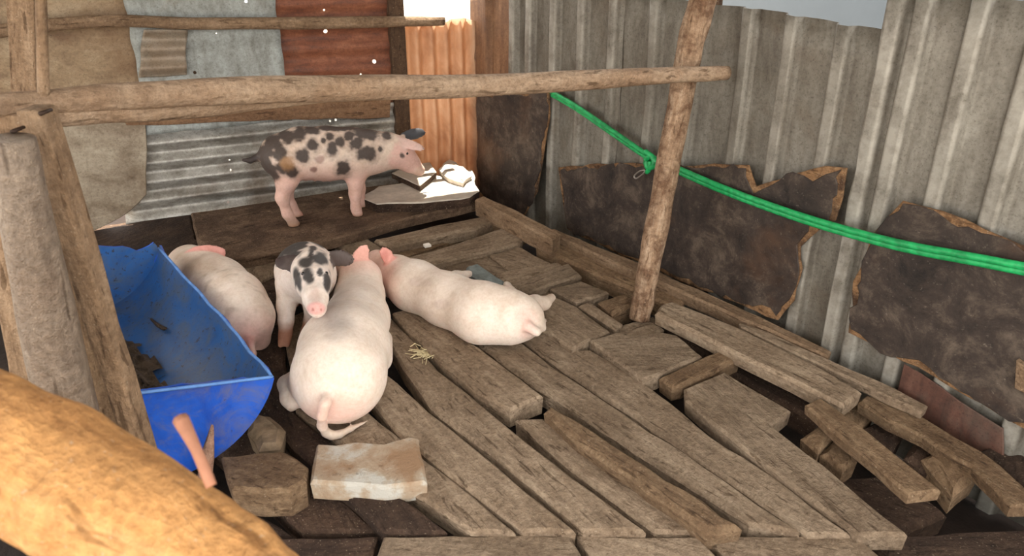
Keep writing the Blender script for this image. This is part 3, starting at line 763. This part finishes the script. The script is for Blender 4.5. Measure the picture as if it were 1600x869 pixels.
def endcap(j, s, jag, bulge):
    base = [j*w+i for i in range(NT+1)]
    ctr = []
    K = 6
    rows = [base]
    for k in range(1, K+1):
        q = 1-k/K; row = []
        for i in range(NT+1):
            th = math.pi*i/NT
            p = TC+ta*(TL*s)-e1*(math.cos(th)*TR)-e2*(math.sin(th)*TR*q)
            p += ta*(bulge*(1-q)*math.sin(th))
            if k == K: p += e2*(jag*mnoise.noise(Vector((math.cos(th)*5, s, 3)))+jag*0.4*mnoise.noise(Vector((math.cos(th)*17, s, 8))))
            V.append(p); row.append(len(V)-1)
        rows.append(row)
    for k in range(K):
        for i in range(NT):
            f = [rows[k][i], rows[k][i+1], rows[k+1][i+1], rows[k+1][i]]
            F.append(f[::-1] if s == 0.0 else f)
endcap(0, 0.0, 0.012, 0.02)
endcap(NS, 1.0, 0.03, 0.0)
lowz = min(v.z for v in V)
trough = make('feed_trough', V, F, M_plastic, None, origin=Vector((TC.x, TC.y, lowz))+ta*TL*0.5*Vector((1, 1, 0)).length*0, xdir=Vector((ta.x, ta.y, 0)), smooth=True)
tag(trough, 'blue plastic half drum feed trough with jagged rim', 'trough')
M_rim = simple('pale_cut_plastic', lin(96, 140, 204), 0.5, 0.25, 25)
rod('cut_rim', [tp(0, k/12)+e2*(0.012*mnoise.noise(Vector((k/12*9, 0, 0)))) for k in range(13)], [0.005]*13, M_rim, trough, seg=6, sub=2, jit=0.2)
rod('cut_rim', [TC-e1*(TR*(1-k/6))+e2*0.002 for k in range(11)], [0.0045]*11, M_rim, trough, seg=6, sub=2, jit=0.2)
sm = trough.modifiers.new('solid', 'SOLIDIFY'); sm.thickness = 0.007; sm.offset = 1; sm.material_offset = 1; trough.data.materials.append(M_plastic_in)
ed = trough.modifiers.new('edges', 'EDGE_SPLIT'); ed.split_angle = math.radians(50)
a = at_d(316, 775, 1.46); c = at_d(324, 715, 1.48); e = at_d(332, 664, 1.50)
o = rod('wood_shard', [Vector((a.x, a.y, -0.045)), a, c, e], [0.022, 0.022, 0.018, 0.003], wood('pinkish_shard', lin(110, 78, 62), lin(160, 124, 104), lin(196, 164, 142), vary=0.02), None, seg=6, sub=4, jit=0.2, flat=0.35)
tag(o, 'thin pinkish wood shard standing at the near end of the blue trough', 'wood')
# muddy feed left in the trough
M_mud = simple('wet_mud', lin(88, 72, 56), 0.5, 0.45, 34, bumpd=0.03, bs=1.0)
V, F = [], []
HH = {}
for a in range(22):
    for c_ in range(22):
        s = 0.2+0.62*a/21; th = math.radians(50+70*c_/21)
        e = math.hypot((a-10.5)/10.5, (c_-10.5)/10.5)
        h = max(0.0, 1-e)**0.6*0.05*(0.55+1.5*abs(mnoise.noise(Vector((a*0.5, c_*0.5, 4)))))-0.004
        HH[(a, c_)] = h-0.012*mnoise.noise(Vector((a*0.4, c_*0.4, 9)))
        V.append(tp(th, s, TR-0.006-max(h, 0)))
for a in range(21):
    for c_ in range(21):
        k = a*22+c_
        if min(HH[(a, c_)], HH[(a+1, c_)], HH[(a, c_+1)], HH[(a+1, c_+1)]) > 0.001: F.append([k, k+1, k+23, k+22])
mud = make('feed_mash', V, F, M_mud, None, smooth=True)
tag(mud, 'dark wet feed mash left in the bottom of the blue trough', 'feed', kind='stuff')
for i, (s0, t0, ln, an) in enumerate([(0.30, 60, 0.10, 0.6), (0.36, 68, 0.12, 0.2), (0.62, 36, 0.13, 0.5), (0.45, 70, 0.10, 0.9), (0.25, 72, 0.08, 0.1)]):
    pts = [tp(math.radians(t0)+k*ln*math.sin(an)*1.4, s0+k*ln*math.cos(an)+0.02*math.sin(k*5+i), TR-(0.014 if i == 2 else 0.05)) for k in (0, 0.33, 0.66, 1)]
    o = rod('peel', pts, [0.004, 0.007, 0.007, 0.003], M_mud, None, seg=8, sub=4, jit=0.3)
    tag(o, ['muddy peel near the front wall of the blue trough', 'muddy peel curled in the middle of the trough mash', 'single muddy stem stuck to the far blue trough side', 'muddy peel on the back of the trough mash', 'muddy peel at the nearest edge of the trough mash'][i], 'peel', 'muddy peels in the blue trough')

# ================================================================== PIGS
GH = 0.0065
def smin(a, b, k):
    h = np.clip(0.5+0.5*(b-a)/k, 0, 1)
    return b*(1-h)+a*h-k*h*(1-h)
class Pig:
    def __init__(self): self.pr = []
    def cone(self, p, q, r1, r2, k=0.03): self.pr.append(('c', np.array(p), np.array(q), r1, r2, k))
    def chain(self, lst, k=0.03):
        for (p, r), (q, s) in zip(lst[:-1], lst[1:]): self.cone(p, q, r, s, k)
    def ell(self, c, x, y, rad, k=0.012):
        X = Vector(x).normalized(); Z = X.cross(Vector(y)).normalized(); Y = Z.cross(X)
        self.pr.append(('e', np.array(c), np.array([X, Y, Z]), np.array(rad), k))
    def ear(self, base, tip, d0, d1, half, thick=0.008, k=0.012, tilt=0.0):
        a, b = at_d(base[0], base[1], d0), at_d(tip[0], tip[1], d1)
        c = (a+b)/2; x = (b-a); v = ray((base[0]+tip[0])/2, (base[1]+tip[1])/2).normalized()
        y = v.cross(x).normalized(); y = (y+v*tilt).normalized()
        L = x.length/2*1.12
        self.ell(c, x, y, (L, half, thick), k)
        self.ears = getattr(self, 'ears', [])+[(np.array(c), self.pr[-1][2], np.array((L*1.25, half*1.4, thick*2.4)))]
    def earmask(self, V, i):
        c, Bm, rad = self.ears[i]
        q = ((V-c) @ Bm.T)/rad
        return np.clip((1.15-np.linalg.norm(q, axis=1))/0.3, 0, 1)
    def build(self, name, colfn, mat, zfloor=None):
        lo = np.full(3, 1e9); hi = -lo
        for p in self.pr:
            if p[0] == 'c':
                for c, r in ((p[1], p[3]), (p[2], p[4])): lo = np.minimum(lo, c-r); hi = np.maximum(hi, c+r)
            else:
                m = p[3].max(); lo = np.minimum(lo, p[1]-m); hi = np.maximum(hi, p[1]+m)
        lo -= 0.03; hi += 0.03
        n = np.ceil((hi-lo)/GH).astype(int)+1
        Fd = np.full(n, 0.2, np.float32)
        ax = [lo[i]+GH*np.arange(n[i]) for i in range(3)]
        for p in self.pr:
            if p[0] == 'c':
                _, a, b, r1, r2, k = p
                l = np.minimum(a-r1, b-r2)-k*1.5-0.02; h = np.maximum(a+r1, b+r2)+k*1.5+0.02
            else:
                _, c, B, rad, k = p
                l = c-rad.max()-k*1.5-0.02; h = c+rad.max()+k*1.5+0.02
            i0 = np.clip(np.floor((l-lo)/GH).astype(int), 0, n-1); i1 = np.clip(np.ceil((h-lo)/GH).astype(int)+1, 1, n)
            X, Y, Z = np.meshgrid(ax[0][i0[0]:i1[0]], ax[1][i0[1]:i1[1]], ax[2][i0[2]:i1[2]], indexing='ij')
            if p[0] == 'c':
                ba = b-a; L2 = max(1e-9, float(ba@ba))
                px, py, pz = X-a[0], Y-a[1], Z-a[2]
                tt = np.clip((px*ba[0]+py*ba[1]+pz*ba[2])/L2, 0, 1)
                d = np.sqrt((px-ba[0]*tt)**2+(py-ba[1]*tt)**2+(pz-ba[2]*tt)**2)-(r1+(r2-r1)*tt)
            else:
                q = np.stack([X-c[0], Y-c[1], Z-c[2]], -1) @ B.T
                k0 = np.linalg.norm(q/rad, axis=-1); k1 = np.linalg.norm(q/rad**2, axis=-1)+1e-9
                d = k0*(k0-1)/k1
            sl = tuple(slice(i0[i], i1[i]) for i in range(3))
            Fd[sl] = smin(Fd[sl], d.astype(np.float32), k)
        if zfloor is not None:
            zz = ax[2][None, None, :]
            Fd = np.maximum(Fd, (zfloor-zz).astype(np.float32))
        V, Q = nets(Fd, lo, GH)
        # light smoothing
        V = relax(V, Q, 3)
        ctr = Vector(((V[:, 0].min()+V[:, 0].max())/2, (V[:, 1].min()+V[:, 1].max())/2, V[:, 2].min()))
        me = bpy.data.meshes.new(name)
        me.from_pydata((V-np.array(ctr)).tolist(), [], Q.tolist()); me.update()
        me.polygons.foreach_set('use_smooth', [True]*len(me.polygons))
        nrm = np.zeros(len(V)*3); me.vertices.foreach_get('normal', nrm); nrm = nrm.reshape(-1, 3)
        ca = me.color_attributes.new('coat', 'FLOAT_COLOR', 'POINT')
        C = np.ones((len(V), 4), np.float32); C[:, :3] = colfn(V, nrm)
        ca.data.foreach_set('color', C.ravel())
        me.materials.append(mat)
        o = bpy.data.objects.new(name, me); COL.objects.link(o)
        M = Matrix.Translation(ctr); o.matrix_basis = M; MW[o] = M
        self.V, self.Q, self.obj = V, Q, o
        self.bvh = BVHTree.FromPolygons([tuple(v) for v in V], Q.tolist())
        return o
    def hit(self, px, py):
        return self.bvh.ray_cast(CAMPOS, ray(px, py).normalized())[0]
    def eye(self, px, py, r):
        h = self.hit(px, py)
        if h is None: return
        h = h+ray(px, py).normalized()*r*0.45
        V, F = [], []
        for i in range(7):
            for k in range(10):
                a = math.pi*i/6; b_ = 2*math.pi*k/10
                V.append(h+Vector((math.sin(a)*math.cos(b_), math.sin(a)*math.sin(b_), math.cos(a)))*r)
        for i in range(6):
            for k in range(10):
                F.append([i*10+k, i*10+(k+1) % 10, (i+1)*10+(k+1) % 10, (i+1)*10+k])
        return make('eye', V, F, M_eye, self.obj, origin=h, smooth=True)
def nets(Fd, lo, h):
    ins = Fd < 0
    c = np.zeros(tuple(np.array(Fd.shape)-1), np.int8)
    for dx in (0, 1):
        for dy in (0, 1):
            for dz in (0, 1):
                c += ins[dx:dx+c.shape[0], dy:dy+c.shape[1], dz:dz+c.shape[2]]
    act = (c > 0) & (c < 8)
    idx = np.argwhere(act)
    ids = np.full(c.shape, -1, np.int64); ids[act] = np.arange(len(idx))
    acc = np.zeros((len(idx), 3)); cnt = np.zeros(len(idx))
    cor = [(x, y, z) for x in (0, 1) for y in (0, 1) for z in (0, 1)]
    val = {k: Fd[idx[:, 0]+k[0], idx[:, 1]+k[1], idx[:, 2]+k[2]] for k in cor}
    for a in cor:
        for d in range(3):
            if a[d] == 0:
                b = list(a); b[d] = 1; b = tuple(b)
                va, vb = val[a], val[b]; m = (va < 0) != (vb < 0)
                t = np.where(m, va/(va-vb+1e-12*(va == vb)), 0)
                pt = np.array(a, float)[None, :].repeat(len(idx), 0); pt[:, d] += t
                acc[m] += pt[m]; cnt[m] += 1
    V = lo+h*(idx+acc/np.maximum(cnt, 1)[:, None])
    Qs = []
    for d in range(3):
        e, g = (d+1) % 3, (d+2) % 3
        sa = [slice(None)]*3; sb = [slice(None)]*3
        sa[d] = slice(0, -1); sb[d] = slice(1, None)
        A, B = ins[tuple(sa)], ins[tuple(sb)]
        ed = np.argwhere(A != B)
        ok = (ed[:, e] > 0) & (ed[:, g] > 0) & (ed[:, e] < Fd.shape[e]-1) & (ed[:, g] < Fd.shape[g]-1)
        ed = ed[ok]
        fl = A[ed[:, 0], ed[:, 1], ed[:, 2]]
        def gid(de, dg):
            q = ed.copy(); q[:, e] += de; q[:, g] += dg
            return ids[q[:, 0], q[:, 1], q[:, 2]]
        q = np.stack([gid(-1, -1), gid(0, -1), gid(0, 0), gid(-1, 0)], 1)
        q[~fl] = q[~fl][:, ::-1]
        Qs.append(q)
    return V, np.concatenate(Qs)
def relax(V, Q, it):
    e = np.concatenate([Q[:, [0, 1]], Q[:, [1, 2]], Q[:, [2, 3]], Q[:, [3, 0]]])
    for k in range(it):
        s = np.zeros_like(V); n = np.zeros(len(V))
        np.add.at(s, e[:, 0], V[e[:, 1]]); np.add.at(n, e[:, 0], 1)
        np.add.at(s, e[:, 1], V[e[:, 0]]); np.add.at(n, e[:, 1], 1)
        V = V+(s/np.maximum(n, 1)[:, None]-V)*0.5
    return V
M_eye = simple('dark_eye', lin(24, 16, 14), 0.15, 0.1, spec=0.6)
def skin_mat(name):
    m, t, b = nt(name)
    a = N(t, 'ShaderNodeAttribute', attribute_name='coat')
    raw, _ = coords(t)
    f = noise(t, raw, 90, 4, 0.7)
    c = mix(t, a.outputs['Color'], ramp(t, f, [(0.3, (0.86, 0.82, 0.78, 1)), (0.6, (1, 1, 1, 1))]), 0.8, 'MULTIPLY')
    g = noise(t, raw, 9, 6, 0.7, 0.5)
    c = mix(t, c, ramp(t, g, [(0.35, (0.80, 0.74, 0.68, 1)), (0.55, (1, 1, 1, 1))]), 0.7, 'MULTIPLY')
    t.links.new(c, b.inputs['Base Color']); b.inputs['Roughness'].default_value = 0.6
    b.inputs['Specular IOR Level'].default_value = 0.3
    b.inputs['Subsurface Weight'].default_value = 0.12
    b.inputs['Subsurface Radius'].default_value = (0.02, 0.008, 0.005)
    b.inputs['Subsurface Scale'].default_value = 0.5
    bump(t, b, f, 0.25, 0.003)
    return m
M_skin = skin_mat('pig_skin')
C_white = np.array(lin(234, 219, 206)[:3]); C_pink = np.array(lin(232, 176, 164)[:3]); C_deep = np.array(lin(206, 128, 120)[:3])
C_black = np.array(lin(52, 48, 48)[:3]); C_grey = np.array(lin(120, 112, 108)[:3]); C_dirt = np.array(lin(160, 132, 106)[:3]); C_hoof = np.array(lin(176, 132, 104)[:3])
def vnoise(V, s, seed):
    return np.array([mnoise.noise(Vector((v[0]*s+seed, v[1]*s, v[2]*s))) for v in V])
def pixproj(V):
    v = V-np.array(CAMPOS); w = v @ np.array(FW)
    return CX+FPX*(v @ np.array(RT))/w, CY-FPX*(v @ np.array(UP))/w
def blend(C, col, a):
    a = np.clip(a, 0, 1)[:, None]; return C*(1-a)+np.array(col)*a
def spot(V, x, y, nz, cx, cy, rx, ry=None, ang=0, soft=0.25, wob=0.35):
    ry = ry or rx; ca, sa = math.cos(math.radians(ang)), math.sin(math.radians(ang))
    dx, dy = x-cx, y-cy
    r = np.sqrt(((dx*ca+dy*sa)/rx)**2+((-dx*sa+dy*ca)/ry)**2)+wob*nz
    return np.clip((1+soft-r)/(2*soft), 0, 1)

# ---- spotted pig standing at the back
A = Pig()
def a_(x, y, off=0.0): return at_d(x, y, 3.205+(x-460)*0.0013+off)
def ar(x, y, r, off=0.0):
    p = a_(x, y, off); return (p, rpx(r, p))
A.chain([ar(441, 243, 35), ar(470, 240, 40), ar(510, 240, 41), ar(550, 240, 39), ar(580, 238, 33), ar(606, 236, 27), ar(622, 238, 23), ar(640, 254, 14.5), ar(651, 263, 10)], 0.03)
A.cone(a_(652, 264), a_(655, 266), rpx(10, a_(652, 264)), rpx(9.5, a_(652, 264)), 0.005)
for s in (-1, 1):
    dx = 0 if s < 0 else 6; dy = 0 if s < 0 else -13
    A.chain([ar(446, 252, 29, 0.045*s), ar(448, 282, 16.5, 0.06*s), ar(441+dx, 309+dy*0.6, 9.5, 0.06*s), ar(449+dx, 334+dy, 7.2, 0.06*s), ar(459+dx, 350+dy, 8, 0.06*s)], 0.025)
    A.cone(a_(459+dx, 350+dy, 0.06*s), a_(464+dx, 354+dy, 0.055*s), rpx(8, a_(459, 350)), rpx(6.5, a_(459, 350)), 0.012)
    A.chain([ar(560, 252, 24, 0.045*s), ar(556, 284, 12, 0.055*s), ar(555+dx, 303+dy*0.6, 8.8, 0.06*s), ar(556+dx, 325+dy, 7, 0.06*s), ar(559+dx, 335+dy, 8, 0.06*s)], 0.025)
for (hx, hy) in ((462, 352), (559, 335)):
    for sx in (-1, 1): A.cone(a_(hx+sx*3.2, hy, -0.06), a_(hx+4+sx*3.6, hy+5, -0.07), 0.014, 0.010, 0.004)
for x in (478, 492, 505, 516): A.cone(a_(x, 279, -0.03), a_(x, 284, -0.03), 0.008, 0.004, 0.006)
A.chain([ar(410, 240, 6), ar(400, 247, 4.5), ar(391, 251, 4), ar(380, 250, 3)], 0.015)
A.ear((621, 219), (662, 233), 3.38, 3.36, rpx(9, a_(640, 226)), 0.007, 0.010, tilt=-0.5)
A.ear((626, 214), (664, 206), 3.50, 3.56, rpx(10, a_(640, 208)), 0.008, 0.012)
A.cone(a_(620, 225, 0.03), a_(630, 213, 0.07), 0.02, 0.012, 0.012)
def acol(V, n):
    x, y = pixproj(V); nz = vnoise(V, 28, 3.0)+0.7*vnoise(V, 75, 3.0); n2 = vnoise(V, 9, 8.0)
    C = np.tile(np.array(lin(224, 204, 188)[:3]), (len(V), 1))
    C = blend(C, lin(222, 184, 170)[:3], (y-250)/30)
    C = blend(C, lin(224, 184, 172)[:3], spot(V, x, y, nz, 636, 246, 26, 26))
    near = (V[:, 1] < 3.23+(x-460)*0.0013)
    halo = np.zeros(len(V)); core = np.zeros(len(V))
    S = [(427, 222, 15, 15, 0), (415, 256, 9, 16, 0), (424, 272, 13, 13, 0), (447, 213, 15, 11, 20), (420, 238, 9, 9, 0), (440, 262, 12, 10, 0), (474, 243, 12, 11, 0), (489, 227, 9, 11, 0), (468, 208, 10, 12, 0), (487, 203, 14, 7, 0),
         (505, 219, 4, 5, 0), (516, 213, 7, 7, 0), (519, 233, 8, 13, 10), (531, 221, 7, 8, 0), (546, 212, 8, 9, 0), (572, 240, 15, 11, 10), (557, 224, 11, 10, 0), (571, 208, 20, 10, 10), (520, 200, 30, 5, 0), (540, 200, 14, 5, 0), (594, 233, 3, 4, 0),
         (604, 212, 7, 7, 0), (537, 262, 10, 12, 30), (455, 268, 9, 9, 0), (410, 240, 10, 14, 0), (437, 241, 11, 12, 0)]
    for cx, cy, rx, ry, an in S:
        core = np.maximum(core, spot(V, x, y, nz, cx, cy, rx, ry, an, 0.18))
        halo = np.maximum(halo, spot(V, x, y, nz, cx, cy, rx*1.35+2, ry*1.35+2, an, 0.2))
    C = blend(C, lin(150, 130, 118)[:3], halo*0.45)
    C = blend(C, lin(58, 50, 48)[:3], core*0.92)
    C = blend(C, lin(170, 130, 92)[:3], spot(V, x, y, nz, 449, 256, 12, 10, 0, 0.3)*0.8)
    C = blend(C, lin(150, 116, 108)[:3], spot(V, x, y, nz, 500, 250, 7, 6)*0.7)
    C = blend(C, lin(140, 108, 100)[:3], spot(V, x, y, nz, 491, 265, 6, 4)*0.9)
    C = blend(C, lin(70, 62, 60)[:3], spot(V, x, y, nz, 628, 243, 4, 4)*0.9)
    C = blend(C, lin(76, 78, 84)[:3], A.earmask(V, 1))
    C = blend(C, lin(214, 182, 172)[:3], A.earmask(V, 0)*0.8)
    C = blend(C, lin(64, 56, 54)[:3], np.clip((406-x)/6, 0, 1))
    C = blend(C, C_dirt*0.85, np.clip((y-338)/10, 0, 1)*0.7*(x < 500))
    C = blend(C, C_hoof, np.clip((0.075-V[:, 2])/0.02, 0, 1)*0.8)
    return C
o = A.build('pig', acol, M_skin, 0.054)
tag(o, 'black spotted pink pig standing side-on at the back', 'pig', 'pigs in the pen')
A.eye(636, 240, 0.007)

# ---- small black and white pig facing the viewer
B = Pig()
def dr(x, y, d, r): return (at_d(x, y, d), r)
B.chain([dr(475, 420, 2.45, 0.10), dr(477, 424, 2.36, 0.103), dr(481, 430, 2.28, 0.094), dr(483, 420, 2.20, 0.064)], 0.03)
B.chain([dr(484, 418, 2.17, 0.060), dr(488, 423, 2.09, 0.062), dr(490, 443, 1.99, 0.050), dr(493, 466, 1.90, 0.035), dr(495, 480, 1.855, 0.028)], 0.022)
B.cone(at_d(495, 480, 1.855), at_d(495.5, 483, 1.84), 0.030, 0.0275, 0.006)
B.chain([dr(452, 445, 2.27, 0.05), dr(447, 478, 2.23, 0.031), dr(447, 502, 2.20, 0.025), dr(446, 522, 2.18, 0.021), dr(444, 535, 2.165, 0.022)], 0.02)
B.chain([dr(492, 452, 2.26, 0.040), dr(488, 480, 2.24, 0.027), dr(486, 500, 2.24, 0.023), dr(478, 518, 2.23, 0.020)], 0.02)
for (hx, hy, hd_) in ((444, 535, 2.165), (478, 518, 2.23)):
    for sx in (-1, 1): B.cone(at_d(hx+sx*4.5, hy, hd_-0.005), at_d(hx+sx*5.5, hy+7, hd_-0.018), 0.014, 0.009, 0.004)
B.chain([dr(462, 448, 2.48, 0.05), dr(458, 468, 2.42, 0.028), dr(456, 476, 2.38, 0.02)], 0.02)
B.chain([dr(490, 446, 2.48, 0.05), dr(486, 468, 2.42, 0.028)], 0.02)
B.ear((474, 409), (430, 411), 2.13, 2.09, 0.031, 0.008, 0.012, tilt=0.35)
B.ear((509, 402), (552, 405), 2.13, 2.07, 0.031, 0.008, 0.012, tilt=0.35)
for sx in (-1, 1):   # cheeks and brow
    B.cone(at_d(488+sx*13, 437, 2.06), at_d(490+sx*8, 452, 1.97), 0.030, 0.025, 0.018)
def bcol(V, n):
    x, y = pixproj(V); nz = vnoise(V, 35, 1.0)
    C = np.tile(np.array(lin(236, 222, 212)[:3]), (len(V), 1))
    d = V[:, 1]
    core = np.zeros(len(V))
    for s in [(448, 388, 22, 14, 20), (436, 400, 9, 16, 0), (470, 382, 12, 8, -30), (500, 380, 22, 5, 25), (500, 404, 13, 10, 20), (478, 409, 12, 8, -15), (486, 398, 5, 12, 10),
              (482, 432, 9, 12, -15), (465, 436, 6, 18, -10), (500, 426, 4.5, 7, 10), (511, 441, 6, 16, 0), (489, 388, 6, 4, 0)]:
        core = np.maximum(core, spot(V, x, y, nz, *s, 0.2))
    C = blend(C, lin(42, 40, 42)[:3], core*0.95)
    C = blend(C, lin(70, 58, 56)[:3], np.maximum(B.earmask(V, 0)*(x < 468), B.earmask(V, 1)*(x > 515))*0.95)
    C = blend(C, lin(196, 168, 158)[:3], spot(V, x, y, nz, 492, 462, 10, 12, 0, 0.4)*0.6*(d < 2.05))
    C = blend(C, lin(228, 178, 172)[:3], spot(V, x, y, nz*0, 494, 482, 15, 10, 0, 0.15)*(d < 1.96))
    C = blend(C, lin(150, 70, 64)[:3], (spot(V, x, y, nz*0, 489, 484, 1.8, 2.4)+spot(V, x, y, nz*0, 501, 484, 1.8, 2.4))*0.7*(d < 1.96))
    C = blend(C, lin(176, 120, 92)[:3], np.clip((0.09-V[:, 2])/0.04, 0, 1)*0.9)
    return C
o = B.build('pig', bcol, M_skin, 0.002)
tag(o, 'small black and white pig facing the viewer', 'pig', 'pigs in the pen')
B.eye(474, 428, 0.007); B.eye(510, 427, 0.006)

# ---- white pig in the middle, seen from behind
D = Pig()
def zr(x, y, z, r): return (at_z(x, y, z), r)
D.chain([zr(530, 586, 0.15, 0.140), zr(538, 547, 0.15, 0.138), zr(558, 500, 0.13, 0.108), zr(562, 462, 0.12, 0.088), zr(563, 436, 0.15, 0.076), zr(557, 424, 0.15, 0.062)], 0.022)
hd = at_z(557, 424, 0.15)
D.chain([(hd, 0.062), (hd+Vector((-0.05, 0.09, -0.03)), 0.05), (hd+Vector((-0.09, 0.17, -0.07)), 0.034)], 0.02)
D.chain([zr(490, 600, 0.09, 0.075), zr(462, 598, 0.06, 0.035), zr(447, 600, 0.045, 0.024), zr(452, 622, 0.03, 0.025), zr(456, 634, 0.022, 0.019)], 0.02)
D.chain([zr(500, 618, 0.08, 0.05), zr(482, 630, 0.025, 0.024)], 0.02)
D.chain([zr(590, 560, 0.06, 0.05), zr(600, 530, 0.04, 0.03)], 0.02)
D.chain([zr(515, 612, 0.178, 0.014), zr(508, 632, 0.172, 0.0155), zr(503, 650, 0.135, 0.0148), zr(503, 665, 0.075, 0.014), zr(509, 676, 0.03, 0.0135), zr(519, 681, 0.017, 0.013), zr(530, 679, 0.014, 0.012), zr(548, 670, 0.013, 0.0095), zr(574, 658, 0.01, 0.005)], 0.008)
D.ear((548, 424), (573, 384), 2.38, 2.40, 0.032, 0.008, 0.014, tilt=0.3)
def dcol(V, n):
    x, y = pixproj(V); nz = vnoise(V, 20, 5.0)
    C = np.tile(C_white, (len(V), 1))
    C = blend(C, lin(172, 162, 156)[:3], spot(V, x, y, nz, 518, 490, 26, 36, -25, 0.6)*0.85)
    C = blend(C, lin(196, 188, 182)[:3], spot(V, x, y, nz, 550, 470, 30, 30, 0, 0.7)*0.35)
    C = blend(C, C_pink, spot(V, x, y, nz, 525, 645, 55, 20, 0, 0.6)*0.5)
    C = blend(C, lin(236, 176, 162)[:3], D.earmask(V, 0)*0.9)
    C = blend(C, C_pink, np.clip((432-y)/14, 0, 1)*0.4)
    C = blend(C, lin(206, 186, 166)[:3], ((y > 640) & (V[:, 2] < 0.06))*0.6)
    return C
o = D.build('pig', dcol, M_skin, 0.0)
tag(o, 'white pig in the middle seen from behind with its tail on the boards', 'pig', 'pigs in the pen')

# ---- white pig stretched out on its side
E = Pig()
E.chain([zr(595, 415, 0.085, 0.056), zr(619, 432, 0.09, 0.078), zr(648, 447, 0.095, 0.095), zr(700, 469, 0.095, 0.096), zr(755, 490, 0.10, 0.107), zr(800, 496, 0.095, 0.092), zr(820, 497, 0.09, 0.068)], 0.04)
hd = at_z(594, 416, 0.085)
E.chain([(hd, 0.058), (hd+Vector((-0.03, 0.09, -0.02)), 0.045), (hd+Vector((-0.05, 0.16, -0.045)), 0.028)], 0.02)
E.chain([zr(812, 486, 0.09, 0.06), zr(836, 475, 0.07, 0.032), zr(850, 474, 0.055, 0.024), zr(862, 465, 0.045, 0.017)], 0.02)
E.chain([zr(800, 478, 0.07, 0.055), zr(797, 458, 0.06, 0.024), zr(792, 446, 0.055, 0.018)], 0.018)
E.chain([zr(685, 446, 0.06, 0.05), zr(712, 432, 0.05, 0.022), zr(733, 428, 0.045, 0.016)], 0.018)
E.chain([zr(824, 510, 0.11, 0.02), zr(838, 519, 0.085, 0.014), zr(848, 513, 0.07, 0.011), zr(851, 500, 0.06, 0.008)], 0.012)
E.ear((613, 410), (596, 388), 2.50, 2.50, 0.028, 0.008, 0.012, tilt=0.3)
E.ear((592, 424), (568, 421), 2.42, 2.40, 0.024, 0.009, 0.012, tilt=-0.2)
def ecol(V, n):
    x, y = pixproj(V); nz = vnoise(V, 20, 7.0)
    C = np.tile(C_white, (len(V), 1))
    C = blend(C, lin(232, 188, 174)[:3], np.clip((630-x)/25+nz*0.3, 0, 1)*0.75)
    C = blend(C, lin(232, 164, 152)[:3], np.maximum(E.earmask(V, 0), E.earmask(V, 1))*0.9)
    C = blend(C, C_deep, (spot(V, x, y, nz*0, 601, 399, 6, 8, 0, 0.4)*E.earmask(V, 0)+spot(V, x, y, nz*0, 578, 422, 9, 8, 0, 0.4))*0.6)
    C = blend(C, lin(120, 60, 60)[:3], spot(V, x, y, nz*0, 577, 424, 4, 5, 0, 0.4)*0.8)
    C = blend(C, lin(206, 186, 176)[:3], (spot(V, x, y, nz, 690, 475, 14, 8)+spot(V, x, y, nz, 655, 440, 18, 8))*0.5)
    C = blend(C, C_pink, spot(V, x, y, nz, 822, 505, 16, 20, 0, 0.5)*0.5)
    C = blend(C, lin(214, 192, 170)[:3], np.clip((x-838)/10, 0, 1)*0.5)
    return C
o = E.build('pig', ecol, M_skin, 0.021)
tag(o, 'white pig stretched out on its side on the boards', 'pig', 'pigs in the pen')

# ---- white pig lying behind the trough
G = Pig()
G.chain([zr(377, 492, 0.12, 0.108), zr(361, 474, 0.125, 0.114), zr(337, 453, 0.125, 0.117), zr(312, 430, 0.12, 0.105), zr(296, 416, 0.11, 0.085)], 0.04)
hd = at_z(296, 416, 0.11)
G.chain([(hd, 0.08), (hd+Vector((-0.04, 0.10, -0.02)), 0.06), (hd+Vector((-0.07, 0.20, -0.05)), 0.036)], 0.02)
G.chain([zr(395, 505, 0.10, 0.075), zr(405, 530, 0.03, 0.04)], 0.03)
G.chain([zr(388, 520, 0.10, 0.02), zr(392, 538, 0.06, 0.012), zr(396, 553, 0.03, 0.010), zr(397, 563, 0.02, 0.006)], 0.012)
G.ear((300, 391), (352, 394), 2.46, 2.50, 0.028, 0.009, 0.014, tilt=0.4)
def gcol(V, n):
    x, y = pixproj(V); nz = vnoise(V, 20, 11.0); n2 = vnoise(V, 45, 2.0)
    C = np.tile(C_white, (len(V), 1))
    C = blend(C, lin(168, 146, 126)[:3], spot(V, x, y, nz, 300, 412, 42, 18, 10, 0.6)*0.8)
    C = blend(C, lin(160, 138, 118)[:3], np.clip(n2*2.2-0.5, 0, 1)*0.5*spot(V, x, y, nz, 350, 460, 60, 60, 0, 0.5))
    C = blend(C, lin(230, 180, 172)[:3], spot(V, x, y, nz, 390, 530, 36, 34, 0, 0.6)*0.75)
    C = blend(C, C_deep, spot(V, x, y, nz*0, 384, 533, 12, 10, 0, 0.4)*0.5)
    C = blend(C, lin(226, 156, 146)[:3], G.earmask(V, 0)*0.9)
    return C
o = G.build('pig', gcol, M_skin, -0.012)
tag(o, 'dirty white pig lying behind the blue trough', 'pig', 'pigs in the pen')
